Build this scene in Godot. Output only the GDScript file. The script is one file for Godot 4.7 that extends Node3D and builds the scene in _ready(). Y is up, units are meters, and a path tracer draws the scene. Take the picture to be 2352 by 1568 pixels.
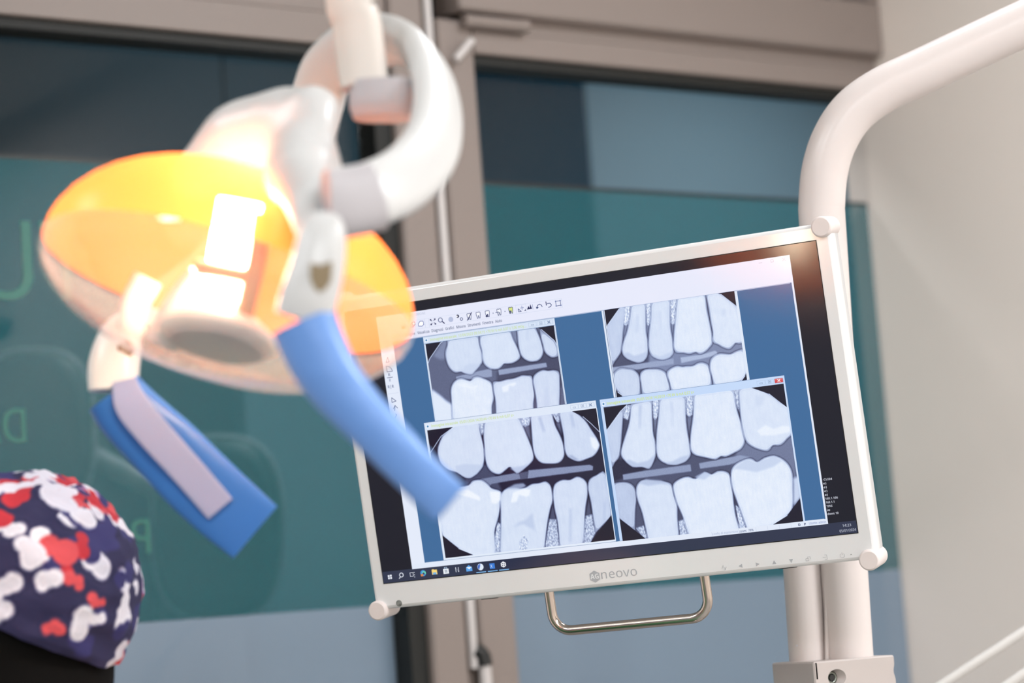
extends Node3D
# A dental surgery: lit operating lamp in front, a monitor with bitewing radiographs behind it, a glazed partition beyond.
# World: the glazed wall lies at z = -2.9, the plain wall at x = 2.985, metres, y up.

const EYE := Vector3(0, 1.25, 0)
const RIGHT := Vector3(0.80228252, -0.07394219, 0.59234729)
const UPV := Vector3(-0.00633911, 0.99118747, 0.13231483)
const FWD := Vector3(0.59691086, 0.10990883, -0.79474365)
const FOCAL := 5553.0
const SANS := "Droid Sans"

var M := {}
var noise := FastNoiseLite.new()


# ---------------------------------------------------------------- small helpers
func ray(px: float, py: float) -> Vector3:
	return (px - 1176.0) / FOCAL * RIGHT - (py - 784.0) / FOCAL * UPV + FWD


func at(px: float, py: float, depth: float) -> Vector3:
	return EYE + depth * ray(px, py)


func cv(x: float, y: float, z: float) -> Vector3:
	return x * RIGHT - y * UPV + z * FWD


func mat(called: String, c: Color, rough := 0.5, metal := 0.0) -> StandardMaterial3D:
	var m := StandardMaterial3D.new()
	m.resource_name = called
	m.albedo_color = c
	m.roughness = rough
	m.metallic = metal
	M[called] = m
	return m


func speckle(m: StandardMaterial3D, freq: float, depth: float, scale := 1.0) -> void:
	var n := NoiseTexture2D.new()
	n.width = 256
	n.height = 256
	n.seamless = true
	var f := FastNoiseLite.new()
	f.seed = 7
	f.frequency = freq
	n.noise = f
	m.heightmap_enabled = true
	m.heightmap_texture = n
	m.heightmap_scale = depth
	m.uv1_triplanar = true
	m.uv1_world_triplanar = true
	m.uv1_scale = Vector3.ONE * scale


func numbered(called: String, parent: Node) -> String:
	if not parent.has_node(NodePath(called)):
		return called
	var k := 1
	while parent.has_node(NodePath("%s_%03d" % [called, k])):
		k += 1
	return "%s_%03d" % [called, k]


func thing(called: String, label: String, category: String, where := Vector3.ZERO, group := "") -> Node3D:
	var o := Node3D.new()
	o.name = numbered(called, self)
	add_child(o)
	o.position = where
	tag(o, label, category, group)
	return o


func tag(o: Node, label: String, category := "", group := "") -> void:
	o.set_meta("label", label)
	if category:
		o.set_meta("category", category)
	if group:
		o.set_meta("group", group)


func setting(called: String, label: String, where := Vector3.ZERO) -> Node3D:
	var o := Node3D.new()
	o.name = numbered(called, self)
	add_child(o)
	o.position = where
	o.set_meta("kind", "structure")
	o.set_meta("label", label)
	o.set_meta("category", called.get_slice("_", 0))
	return o


# a mesh given in the axes of the world (local = false) or of its parent
func part(called: String, mesh: Mesh, m: Material, parent: Node3D, local := false, label := "") -> MeshInstance3D:
	var o := MeshInstance3D.new()
	o.name = numbered(called, parent)
	o.mesh = mesh
	o.material_override = m
	parent.add_child(o)
	if not local and parent != self:
		o.transform = parent.global_transform.affine_inverse()
	if label:
		o.set_meta("label", label)
	return o


func build(v: PackedVector3Array, idx: PackedInt32Array, flat := false, uv := PackedVector2Array(), col := PackedColorArray()) -> ArrayMesh:
	var vol := 0.0
	var c := Vector3.ZERO
	for p in v:
		c += p
	c /= maxi(1, v.size())
	for k in range(0, idx.size(), 3):
		vol += (v[idx[k]] - c).dot((v[idx[k + 1]] - c).cross(v[idx[k + 2]] - c))
	var st := SurfaceTool.new()
	st.begin(Mesh.PRIMITIVE_TRIANGLES)
	st.set_smooth_group(-1 if flat else 0)
	for k in v.size():
		if uv.size():
			st.set_uv(uv[k])
		if col.size():
			st.set_color(col[k])
		st.set_smooth_group(-1 if flat else 0)
		st.add_vertex(v[k])
	for k in range(0, idx.size(), 3):
		st.add_index(idx[k])
		st.add_index(idx[k + 2] if vol > 0 else idx[k + 1])
		st.add_index(idx[k + 1] if vol > 0 else idx[k + 2])
	if flat:
		st.deindex()
	st.generate_normals()
	return st.commit()


# box with chamfered edges, centre c, half sizes h, in the axes of basis b
func box(c: Vector3, h: Vector3, bevel := 0.002, b := Basis.IDENTITY) -> ArrayMesh:
	bevel = minf(bevel, 0.45 * minf(h.x, minf(h.y, h.z)))
	var pts := PackedVector3Array()
	var idx := PackedInt32Array()
	var at_of := {}
	for sx in [-1, 1]:
		for sy in [-1, 1]:
			for sz in [-1, 1]:
				for ax in 3:
					var p := Vector3(sx * h.x, sy * h.y, sz * h.z)
					for k in 3:
						if k != ax:
							p[k] -= [sx, sy, sz][k] * bevel
					at_of[[sx, sy, sz, ax]] = pts.size()
					pts.append(c + b * p)
	var tri := func(a: int, d: int, e: int):
		var n: Vector3 = (pts[d] - pts[a]).cross(pts[e] - pts[a])
		if n.dot((pts[a] + pts[d] + pts[e]) / 3.0 - c) > 0:
			idx.append_array([a, d, e])
		else:
			idx.append_array([a, e, d])
	for ax in 3:
		var u := (ax + 1) % 3
		var w := (ax + 2) % 3
		for s in [-1, 1]:
			var q := []
			for pr in [[-1, -1], [1, -1], [1, 1], [-1, 1]]:
				var k := [0, 0, 0]
				k[ax] = s
				k[u] = pr[0]
				k[w] = pr[1]
				q.append(at_of[[k[0], k[1], k[2], ax]])
			tri.call(q[0], q[1], q[2])
			tri.call(q[0], q[2], q[3])
		for su in [-1, 1]:
			for sw in [-1, 1]:
				var q := []
				for e in [[-1, u], [1, u], [1, w], [-1, w]]:
					var k := [0, 0, 0]
					k[ax] = e[0]
					k[u] = su
					k[w] = sw
					q.append(at_of[[k[0], k[1], k[2], e[1]]])
				tri.call(q[0], q[1], q[2])
				tri.call(q[0], q[2], q[3])
	for sx in [-1, 1]:
		for sy in [-1, 1]:
			for sz in [-1, 1]:
				tri.call(at_of[[sx, sy, sz, 0]], at_of[[sx, sy, sz, 1]], at_of[[sx, sy, sz, 2]])
	return build(pts, idx, true)


func span(x0: float, x1: float, y0: float, y1: float, z0: float, z1: float, bevel := 0.0015) -> ArrayMesh:
	return box(Vector3(x0 + x1, y0 + y1, z0 + z1) / 2.0, Vector3(absf(x1 - x0), absf(y1 - y0), absf(z1 - z0)) / 2.0, bevel)


# joins rings of equal size into a skin; ends closed with fans
func loft(rings: Array, caps := true, ring_closed := true, flat := false) -> ArrayMesh:
	var v := PackedVector3Array()
	var idx := PackedInt32Array()
	var n: int = rings[0].size()
	for r in rings:
		for p in r:
			v.append(p)
	for k in rings.size() - 1:
		for j in (n if ring_closed else n - 1):
			var a := k * n + j
			var b := k * n + (j + 1) % n
			idx.append_array([a, b, a + n, b, b + n, a + n])
	if caps:
		for e in [0, rings.size() - 1]:
			var c := Vector3.ZERO
			for p in rings[e]:
				c += p
			var ci := v.size()
			v.append(c / n)
			# own copies of the rim, so that the edge stays crisp
			var base := v.size()
			for p in rings[e]:
				v.append(p + (c / n - p) * 1e-4)
			for j in n:
				if e == 0:
					idx.append_array([ci, base + (j + 1) % n, base + j])
				else:
					idx.append_array([ci, base + j, base + (j + 1) % n])
	return build(v, idx, flat)


# ring of an ellipse (or a superellipse, power > 2) round c in the plane of a and b
func oval(c: Vector3, a: Vector3, b: Vector3, n := 24, power := 2.0) -> PackedVector3Array:
	var out := PackedVector3Array()
	for k in n:
		var t := TAU * k / n
		var x := cos(t)
		var y := sin(t)
		out.append(c + a * signf(x) * pow(absf(x), 2.0 / power) + b * signf(y) * pow(absf(y), 2.0 / power))
	return out


func smooth(pts: Array, steps := 6) -> Array:
	var out := []
	for k in pts.size() - 1:
		for j in steps:
			var p0 = pts[maxi(k - 1, 0)]
			var p3 = pts[mini(k + 2, pts.size() - 1)]
			out.append(pts[k].cubic_interpolate(pts[k + 1], p0, p3, float(j) / steps))
	out.append(pts[-1])
	return out


# tube along a path; wide: direction in which the section is stretched (half sizes rw along it, rt across)
func tube(path: Array, radius: float, n := 20, wide := Vector3.ZERO, rt := 0.0, power := 2.0) -> ArrayMesh:
	var rings := []
	var side := wide
	for k in path.size():
		var d: Vector3 = (path[mini(k + 1, path.size() - 1)] - path[maxi(k - 1, 0)]).normalized()
		if side == Vector3.ZERO:
			side = d.cross(Vector3.UP if absf(d.y) < 0.9 else Vector3.RIGHT)
		var a := (side - d * side.dot(d)).normalized()
		var b := d.cross(a)
		if wide == Vector3.ZERO:
			side = a
		rings.append(oval(path[k], a * radius, b * (rt if rt > 0 else radius), n, power))
	return loft(rings)


# body with a varying flattened section: rows of [centre, half width, half thickness], wide: its broad direction
func strip(rows: Array, wide: Vector3, n := 28, power := 2.4) -> ArrayMesh:
	var rings := []
	for k in rows.size():
		var d: Vector3 = (rows[mini(k + 1, rows.size() - 1)][0] - rows[maxi(k - 1, 0)][0]).normalized()
		var a := (wide - d * wide.dot(d)).normalized()
		rings.append(oval(rows[k][0], a * rows[k][1], d.cross(a) * rows[k][2], n, power))
	return loft(rings)


func rows_of(raw: Array, steps := 5) -> Array:
	var c := []
	var s := []
	for q in raw:
		c.append(q[0])
		s.append(Vector2(q[1], q[2]))
	var cs := smooth(c, steps)
	var ss := smooth(s, steps)
	var out := []
	for k in cs.size():
		out.append([cs[k], ss[k].x, ss[k].y])
	return out


# solid of revolution: profile of (radius, height) along axis
func lathe(base: Vector3, axis: Vector3, prof: Array, n := 32, flat_caps := true) -> ArrayMesh:
	var a := axis.cross(Vector3.UP if absf(axis.y) < 0.9 else Vector3.RIGHT).normalized()
	var b := axis.cross(a).normalized()
	var rings := []
	for p in prof:
		rings.append(oval(base + axis * p.y, a * p.x, b * p.x, n))
	return loft(rings, flat_caps)


# flat outline (x, y) of basis b at o, given a thickness along b.z
func plate(outline: Array, o: Vector3, b: Basis, thick: float) -> ArrayMesh:
	var pv := PackedVector2Array(outline)
	var tri := Geometry2D.triangulate_polygon(pv)
	var v := PackedVector3Array()
	var idx := PackedInt32Array()
	var n := pv.size()
	for z in [0.0, thick]:
		for p in pv:
			v.append(o + b * Vector3(p.x, p.y, z))
	for k in range(0, tri.size(), 3):
		idx.append_array([tri[k], tri[k + 2], tri[k + 1], tri[k] + n, tri[k + 1] + n, tri[k + 2] + n])
	for j in n:
		var k := (j + 1) % n
		idx.append_array([j, k, j + n, k, k + n, j + n])
	return build(v, idx, true)


func text_mesh(words: String, height: float, depth: float, family := SANS, weight := 400) -> TextMesh:
	var t := TextMesh.new()
	var f := SystemFont.new()
	f.font_names = [family]
	f.font_weight = weight
	t.font = f
	t.font_size = 64
	t.text = words
	t.pixel_size = height / 46.0      # capital letters of 64 point stand about 46 pixels tall
	t.depth = depth
	t.curve_step = 2.0
	return t


# ---------------------------------------------------------------- bodies from tapered bones (surface nets)
func bones_mesh(bones: Array, cell: float, blend: float, tint = null) -> ArrayMesh:
	var lo := Vector3.INF
	var hi := -Vector3.INF
	for q in bones:
		var rr := Vector3.ONE * (maxf(q[2], q[3]) + 3.0 * cell)
		lo = lo.min(q[0] - rr).min(q[1] - rr)
		hi = hi.max(q[0] + rr).max(q[1] + rr)
	var nx := int((hi.x - lo.x) / cell) + 2
	var ny := int((hi.y - lo.y) / cell) + 2
	var nz := int((hi.z - lo.z) / cell) + 2
	var f := PackedFloat32Array()
	f.resize(nx * ny * nz)
	f.fill(1.0)
	for q in bones:
		var a: Vector3 = q[0]
		var ab: Vector3 = q[1] - a
		var l2 := maxf(ab.length_squared(), 1e-9)
		var pad := Vector3.ONE * (maxf(q[2], q[3]) + blend + 2.0 * cell)
		var i0 := Vector3i(((a.min(q[1]) - pad - lo) / cell).max(Vector3.ZERO))
		var i1 := Vector3i(((a.max(q[1]) + pad - lo) / cell).min(Vector3(nx - 1, ny - 1, nz - 1)))
		for z in range(i0.z, i1.z + 1):
			for y in range(i0.y, i1.y + 1):
				for x in range(i0.x, i1.x + 1):
					var p := lo + Vector3(x, y, z) * cell
					var t := clampf((p - a).dot(ab) / l2, 0.0, 1.0)
					var d := p.distance_to(a + ab * t) - lerpf(q[2], q[3], t)
					var k := (z * ny + y) * nx + x
					var e := f[k]
					var h := maxf(blend - absf(d - e), 0.0) / blend
					f[k] = minf(d, e) - h * h * blend * 0.25
	var v := PackedVector3Array()
	var idx := PackedInt32Array()
	var col := PackedColorArray()
	var at_cell := {}
	var off := PackedInt32Array()
	var corner := []
	for k in 8:
		corner.append(Vector3(k & 1, (k >> 1) & 1, (k >> 2) & 1))
		off.append(((k >> 2) * ny + ((k >> 1) & 1)) * nx + (k & 1))
	for z in nz - 1:
		for y in ny - 1:
			for x in nx - 1:
				var k := (z * ny + y) * nx + x
				var inside := 0
				for j in 8:
					if f[k + off[j]] < 0.0:
						inside += 1
				if inside == 0 or inside == 8:
					continue
				var s := Vector3.ZERO
				var n := 0
				for j in 8:
					for bit in [1, 2, 4]:
						if j & bit:
							continue
						var fa := f[k + off[j]]
						var fb := f[k + off[j | bit]]
						if (fa < 0.0) != (fb < 0.0):
							s += corner[j].lerp(corner[j | bit], fa / (fa - fb))
							n += 1
				at_cell[k] = v.size()
				var p: Vector3 = lo + (Vector3(x, y, z) + s / n) * cell
				v.append(p)
				if tint != null:
					col.append(tint.call(p))
	for k in at_cell:
		var steps := [1, nx, nx * ny]
		for ax in 3:
			var k1: int = k + steps[ax]
			if k1 >= f.size() or (f[k] < 0.0) == (f[k1] < 0.0):
				continue
			var u: int = steps[(ax + 1) % 3]
			var w: int = steps[(ax + 2) % 3]
			if at_cell.has(k - u) and at_cell.has(k - w) and at_cell.has(k - u - w):
				var q := [at_cell[k], at_cell[k - u], at_cell[k - u - w], at_cell[k - w]]
				if f[k] < 0.0:
					idx.append_array([q[0], q[1], q[2], q[0], q[2], q[3]])
				else:
					idx.append_array([q[0], q[2], q[1], q[0], q[3], q[2]])
	return build(v, idx, false, PackedVector2Array(), col)

# shapes on the four radiographs: [kind, grey value, outline], in half pixels of the screen print
const RADIOGRAPHS = [
	{"at": [345,180,287,163], "base": 0.36, "shapes": [
		["p",0.46,[42,-2,51,-1,44,20,38,37,28,36,14,27]],
		["p",0.27,[211,42,303,54,292,127,144,108,149,78]],
		["b",0.55,[57,81,58,76,98,72,139,69,137,86,99,86]],
		["b",0.56,[153,74,259,73,260,82,153,85]],
		["p",0.92,[-1,95,16,110,28,123,41,133,39,168,-7,162]],
		["t",0.86,[50,-2,49,8,43,20,41,32,43,48,49,60,58,67,70,67,78,71,93,75,103,68,113,60,120,54,124,42,122,28,120,13,121,-2]],
		["e",0.80,[73,67,81,57,92,53,108,56,115,59,105,67,93,75,78,71]],
		["t",0.88,[123,-1,121,15,123,31,122,48,124,58,132,67,141,71,152,72,160,69,167,63,175,64,187,64,200,59,205,53,205,46,201,33,195,14,192,-3]],
		["p",0.45,[192,-2,205,-2,205,19,202,29,195,14]],
		["t",0.86,[206,-4,206,8,205,22,205,36,207,50,213,59,222,65,231,67,243,66,252,59,257,48,256,37,254,23,249,7,247,-3]],
		["t",0.84,[256,4,256,21,258,37,259,49,265,58,274,64,286,63,287,58,287,44,283,31]],
		["t",0.93,[36,167,40,123,42,102,48,90,57,83,68,81,79,85,88,89,96,83,105,82,115,86,126,92,133,98,135,106,135,121,133,133,127,148,124,178]],
		["t",0.87,[132,179,137,138,136,118,137,100,142,97,153,98,169,96,182,96,194,94,203,92,215,94,223,96,225,106,224,123,224,134,219,151,216,170,209,188]],
		["t",0.85,[222,190,226,152,226,130,225,109,228,97,238,90,250,87,261,90,271,90,281,93,284,99,283,112,279,139,275,159,270,196]],
		["e",0.98,[155,110,169,106,187,104,189,107,181,112,172,109,168,120,156,122]],
		["e",0.97,[57,92,75,92,87,100,104,100,96,109,85,105,67,98]],
		["s",0.75,[227,0,231,0,226,22,224,22]],
		["s",0.80,[249,122,257,123,253,177,239,175]],
	], "corners": [[-2,-3,45,-3,34,2,4,32,0,40], [248,-3,290,-3,289,46,284,31,259,4]]},
	{"at": [1144,148,275,179], "base": 0.47, "shapes": [
		["p",0.30,[0,79,82,90,73,147,-6,137]],
		["b",0.58,[-3,117,50,117,130,116,129,127,51,128,26,127,-3,127]],
		["b",0.68,[145,116,189,116,218,112,222,116,220,121,188,124,145,127]],
		["t",0.78,[-1,33,31,1,47,-3,42,18,36,38,31,55,25,84,16,96,6,106,-2,112,-1,71]],
		["n",0.84,[45,0,58,-3,48,34,40,37,37,33]],
		["n",0.84,[89,-4,101,-3,93,39,88,44,85,40]],
		["n",0.84,[140,-4,156,-4,144,46,139,49,135,44]],
		["t",0.88,[58,-3,52,20,42,48,31,68,25,84,26,94,33,103,45,110,55,114,66,113,75,105,80,91,82,74,81,59,83,39,89,-4]],
		["t",0.88,[101,-3,94,33,88,54,83,77,82,94,87,105,97,112,108,115,121,113,130,106,133,97,134,81,133,63,134,43,141,-4]],
		["t",0.92,[156,-4,147,33,140,61,135,84,134,97,139,105,152,107,165,111,178,109,186,114,197,111,207,104,215,95,216,77,215,54,213,28,215,-3]],
		["t",0.90,[216,-3,218,28,218,54,219,75,216,93,226,100,237,108,248,112,257,106,262,102,272,104,281,95,277,39,273,29,246,2,236,-3]],
		["e",0.74,[26,93,37,91,49,100,68,97,76,95,75,105,66,113,55,114,45,110,33,103]],
		["e",0.78,[83,102,92,103,102,109,123,103,131,101,130,106,121,113,108,115,97,112]],
		["t",0.82,[-2,157,0,131,6,126,16,121,30,124,42,127,50,134,54,144,53,155,45,184,13,180]],
		["t",0.88,[55,180,55,154,55,142,59,134,69,130,81,131,95,133,105,138,111,145,112,155,114,175,111,180]],
		["t",0.93,[116,181,115,163,112,148,114,140,125,134,136,132,146,135,155,135,168,136,179,132,189,132,199,138,201,147,202,160,200,181]],
		["t",0.92,[206,182,204,161,202,145,206,130,213,123,226,119,238,121,249,123,261,119,277,120,278,157,272,169,263,179]],
		["s",0.76,[67,19,70,19,63,54,60,53]],
		["s",0.78,[115,18,118,19,112,57,110,57]],
		["s",0.82,[243,32,253,33,249,47,242,46]],
	], "corners": [[-4,-1,41,-2,31,2,2,31,-2,43], [234,-3,278,-2,278,39,273,29,246,2], [-3,158,3,168,14,178,-4,180], [278,158,278,178,262,179,272,169]]},
	{"at": [297,537,376,269], "base": 0.13, "shapes": [
		["p",0.28,[72,79,130,86,147,145,67,136]],
		["b",0.46,[99,118,104,114,190,110,193,124,126,127,121,131]],
		["b",0.50,[211,108,345,112,352,116,350,124,206,125]],
		["b",0.32,[190,111,211,110,206,125,191,125]],
		["n",0.80,[115,-4,131,-5,125,19,120,26,118,16]],
		["n",0.78,[205,-4,233,-4,228,16,218,21,211,16]],
		["n",0.72,[278,-4,296,-5,295,18,289,19]],
		["p",0.36,[211,18,228,16,226,53]],
		["p",0.36,[285,19,296,18,295,48]],
		["t",0.87,[32,16,19,37,16,55,20,73,35,88,53,95,68,106,81,109,97,102,111,90,118,75,121,54,119,31,117,9,117,-5,64,-5]],
		["e",0.78,[55,95,50,81,72,79,114,86,97,102,81,109,68,106]],
		["t",0.88,[131,-5,124,23,122,49,120,76,124,94,134,105,148,109,163,101,173,97,185,111,200,105,216,96,226,86,227,71,223,53,214,21,206,-4]],
		["e",0.72,[171,99,201,98,214,95,198,107,185,111]],
		["t",0.86,[232,-4,231,19,229,45,228,66,231,84,241,96,257,100,278,101,290,93,295,81,295,66,291,46,283,23,280,-5]],
		["t",0.84,[295,-5,297,27,298,49,296,74,300,90,313,99,324,103,340,100,357,95,369,83,372,73,368,59,359,41,348,20,325,-4]],
		["e",0.98,[354,56,365,59,372,75,363,85,355,77]],
		["e",0.62,[302,88,310,88,324,100,313,99]],
		["n",0.80,[127,207,134,210,123,275,108,273,118,230]],
		["n",0.72,[241,212,257,214,255,271,222,272]],
		["n",0.72,[320,214,335,212,337,251,322,271,305,272]],
		["p",0.30,[135,181,136,209,127,208]],
		["p",0.30,[255,175,257,215,241,214]],
		["p",0.30,[334,175,334,213,319,215]],
		["t",0.90,[-5,175,17,142,40,126,74,124,85,116,104,116,117,126,125,136,140,142,145,151,140,171,134,188,127,205,117,228,109,278,62,273,32,252,0,222]],
		["t",0.88,[122,275,132,221,136,195,139,173,143,151,157,140,176,139,194,144,214,137,230,137,245,135,254,144,256,157,255,175,247,191,239,212,231,238,221,274]],
		["t",0.86,[255,273,258,223,256,192,257,162,264,143,282,136,298,138,314,133,327,139,334,151,332,170,324,195,318,219,312,251,305,274]],
		["t",0.80,[337,251,336,223,336,188,334,162,339,143,356,135,377,135,376,221]],
		["e",1.00,[35,132,71,132,97,151,95,159,75,150,43,138]],
		["e",1.00,[119,142,144,145,141,162,129,169,120,166]],
		["e",1.00,[170,150,194,144,210,148,205,160,198,162,183,156,176,170,162,170]],
		["e",0.60,[157,140,177,133,196,133,202,140,189,144,171,142]],
		["s",0.60,[249,3,254,2,259,33,256,35]],
		["s",0.60,[319,5,323,5,324,32,321,32]],
		["s",0.72,[288,196,293,196,282,265,277,264]],
		["s",0.66,[364,191,367,191,360,230,357,229]],
		["s",0.74,[160,221,174,212,188,209,207,196,207,240,204,230,182,217]],
		["n",0.80,[170,251,181,239,189,251,183,270,165,273]],
	], "corners": [[-3,-1,66,-3,29,16,-2,49], [322,-1,377,-3,378,51,361,30,345,13], [-1,220,32,252,65,269,-1,271], [377,218,377,271,323,270]]},
	{"at": [1081,537,379,275], "base": 0.30, "shapes": [
		["p",0.42,[279,91,385,95,376,198,245,161]],
		["p",0.17,[-8,105,97,118,61,140,-7,154]],
		["b",0.52,[20,140,57,138,165,136,165,150,62,151,20,151]],
		["b",0.54,[183,136,270,130,290,136,266,142,245,146,184,147]],
		["n",0.82,[104,-2,122,-2,111,33,105,40,102,34]],
		["n",0.80,[174,-2,195,-2,184,38,177,42,171,36]],
		["n",0.80,[270,-2,287,-2,281,45,277,30]],
		["n",0.80,[42,3,60,3,48,32,38,26]],
		["p",0.42,[101,37,111,37,101,74]],
		["p",0.42,[171,42,183,41,171,79]],
		["p",0.25,[38,28,47,34,23,96]],
		["t",0.78,[-6,52,43,3,38,26,30,61,20,100,7,114,-1,122,-2,88]],
		["t",0.89,[59,1,50,37,37,64,25,89,23,102,30,114,44,127,63,129,78,134,89,121,97,104,99,82,97,60,104,-2]],
		["t",0.89,[121,-3,112,36,103,70,98,104,103,120,118,130,136,133,155,129,167,119,170,104,169,82,169,51,175,-2]],
		["t",0.92,[193,-3,185,40,174,78,170,106,177,118,196,125,218,132,230,127,241,129,260,123,275,116,284,100,282,67,277,41,275,-2]],
		["t",0.89,[286,-2,283,35,282,65,285,100,297,115,316,125,329,127,339,118,355,119,370,108,383,95,382,49,367,37,346,16,315,-2]],
		["e",0.72,[30,114,38,111,55,121,78,118,94,108,89,121,78,134,63,129,44,127]],
		["e",0.72,[114,127,128,126,147,119,166,117,155,129,136,133,118,130]],
		["e",0.97,[311,86,330,77,346,86,365,82,380,86,378,96,344,99,318,96]],
		["n",0.74,[32,250,49,247,54,279,49,278]],
		["n",0.74,[123,246,135,243,142,279,122,279]],
		["n",0.80,[246,227,253,234,262,281,247,279]],
		["t",0.74,[-3,226,-3,170,-3,157,17,155,32,159,41,169,43,187,36,215,29,256]],
		["t",0.88,[54,281,50,223,44,196,44,173,51,161,63,156,85,160,108,165,120,173,122,195,126,213,122,242,120,279]],
		["t",0.92,[141,281,133,238,126,213,122,186,124,171,140,162,157,160,172,166,192,155,205,161,219,156,234,158,243,167,244,194,243,222,243,248,248,281]],
		["t",0.93,[263,281,254,238,246,203,244,178,248,157,261,145,282,139,293,140,303,148,318,141,338,139,355,148,366,162,370,180,367,207,361,244,348,259,316,278]],
		["p",0.30,[41,200,49,248,31,250]],
		["p",0.28,[126,216,134,243,123,247]],
		["p",0.20,[246,203,248,228,244,227]],
		["p",0.80,[371,188,382,185,380,226,363,242]],
		["e",0.70,[52,161,68,155,99,161,118,172,98,168,70,169]],
		["e",0.75,[170,163,192,154,205,161,189,170]],
		["e",0.78,[251,155,282,139,301,148,338,139,354,150,335,160,298,167,264,157]],
		["s",0.64,[76,5,81,5,71,53,69,52]],
		["s",0.70,[143,6,146,7,140,57,139,56]],
		["s",0.83,[317,15,337,18,329,38,315,37]],
	], "corners": [[-6,2,51,1,34,13,-5,52], [313,0,382,0,381,50,367,37,346,16], [-4,224,51,276,-6,277], [381,226,382,276,313,275,348,259]]},
]


# ---------------------------------------------------------------- what the screen shows (flat print)
var sheet: Image


func c8(r: int, g: int, b: int) -> Color:
	return Color8(r, g, b)


# coverage of polygons (even-odd), four sub-lines a pixel
func cover(buf: PackedFloat32Array, w: int, h: int, poly: PackedVector2Array) -> PackedFloat32Array:
	var y0 := INF
	var y1 := -INF
	for p in poly:
		y0 = minf(y0, p.y)
		y1 = maxf(y1, p.y)
	for y in range(maxi(0, int(floor(y0))), mini(h, int(ceil(y1)) + 1)):
		for sub in 4:
			var yy := y + (sub + 0.5) / 4.0
			var xs := []
			for k in poly.size():
				var a := poly[k]
				var b := poly[(k + 1) % poly.size()]
				if (a.y <= yy) != (b.y <= yy):
					xs.append(a.x + (yy - a.y) / (b.y - a.y) * (b.x - a.x))
			xs.sort()
			for k in range(0, xs.size() - 1, 2):
				var xa := clampf(xs[k], 0, w)
				var xb := clampf(xs[k + 1], 0, w)
				var ia := int(xa)
				var ib := int(xb)
				if ia == ib:
					if ia < w:
						buf[y * w + ia] += (xb - xa) * 0.25
					continue
				buf[y * w + ia] += (ia + 1 - xa) * 0.25
				for x in range(ia + 1, ib):
					buf[y * w + x] += 0.25
				if ib < w:
					buf[y * w + ib] += (xb - ib) * 0.25
	return buf


func blur(buf: PackedFloat32Array, w: int, h: int, r: int) -> PackedFloat32Array:
	var out := PackedFloat32Array()
	out.resize(w * h)
	var k := 1.0 / (2 * r + 1)
	for y in h:
		var s := 0.0
		for x in range(-r, w + r):
			if x + r < w and x + r >= 0:
				s += buf[y * w + x + r]
			if x - r - 1 >= 0:
				s -= buf[y * w + x - r - 1]
			if x >= 0 and x < w:
				out[y * w + x] = s * k
	var out2 := PackedFloat32Array()
	out2.resize(w * h)
	for x in w:
		var s := 0.0
		for y in range(-r, h + r):
			if y + r < h and y + r >= 0:
				s += out[(y + r) * w + x]
			if y - r - 1 >= 0:
				s -= out[(y - r - 1) * w + x]
			if y >= 0 and y < h:
				out2[y * w + x] = s * k
	return out2


func fill_poly(pts: Array, c: Color, alpha := 1.0) -> void:
	var lo := Vector2.INF
	var hi := -Vector2.INF
	for p in pts:
		lo = lo.min(p)
		hi = hi.max(p)
	lo = (lo - Vector2.ONE).floor().max(Vector2.ZERO)
	hi = (hi + Vector2.ONE).ceil().min(Vector2(2048, 1152))
	var w := int(hi.x - lo.x)
	var h := int(hi.y - lo.y)
	if w <= 0 or h <= 0:
		return
	var buf := PackedFloat32Array()
	buf.resize(w * h)
	var poly := PackedVector2Array()
	for p in pts:
		poly.append(p - lo)
	lay(cover(buf, w, h, poly), w, h, lo, c, alpha)


func lay(buf: PackedFloat32Array, w: int, h: int, lo: Vector2, c: Color, alpha: float) -> void:
	for y in h:
		for x in w:
			var k := minf(1.0, buf[y * w + x]) * alpha
			if k > 0.004:
				var px := int(lo.x) + x
				var py := int(lo.y) + y
				if px >= 0 and py >= 0 and px < 2048 and py < 1152:
					sheet.set_pixel(px, py, sheet.get_pixel(px, py).lerp(c, k))


func stroke(pts: Array, width: float, c: Color, alpha := 1.0) -> void:
	for k in pts.size() - 1:
		var d: Vector2 = (pts[k + 1] - pts[k]).normalized() * width * 0.5
		var n := Vector2(-d.y, d.x)
		fill_poly([pts[k] - d * 0.6 + n, pts[k + 1] + d * 0.6 + n, pts[k + 1] + d * 0.6 - n, pts[k] - d * 0.6 - n], c, alpha)


func disc(c: Vector2, r: float, col: Color, alpha := 1.0, squash := 1.0) -> void:
	var pts := []
	for k in 20:
		pts.append(c + Vector2(cos(TAU * k / 20), sin(TAU * k / 20) * squash) * r)
	fill_poly(pts, col, alpha)


func ring(c: Vector2, r: float, width: float, col: Color) -> void:
	var pts := []
	for k in 21:
		pts.append(c + Vector2(cos(TAU * k / 20), sin(TAU * k / 20)) * r)
	stroke(pts, width, col)


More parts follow.
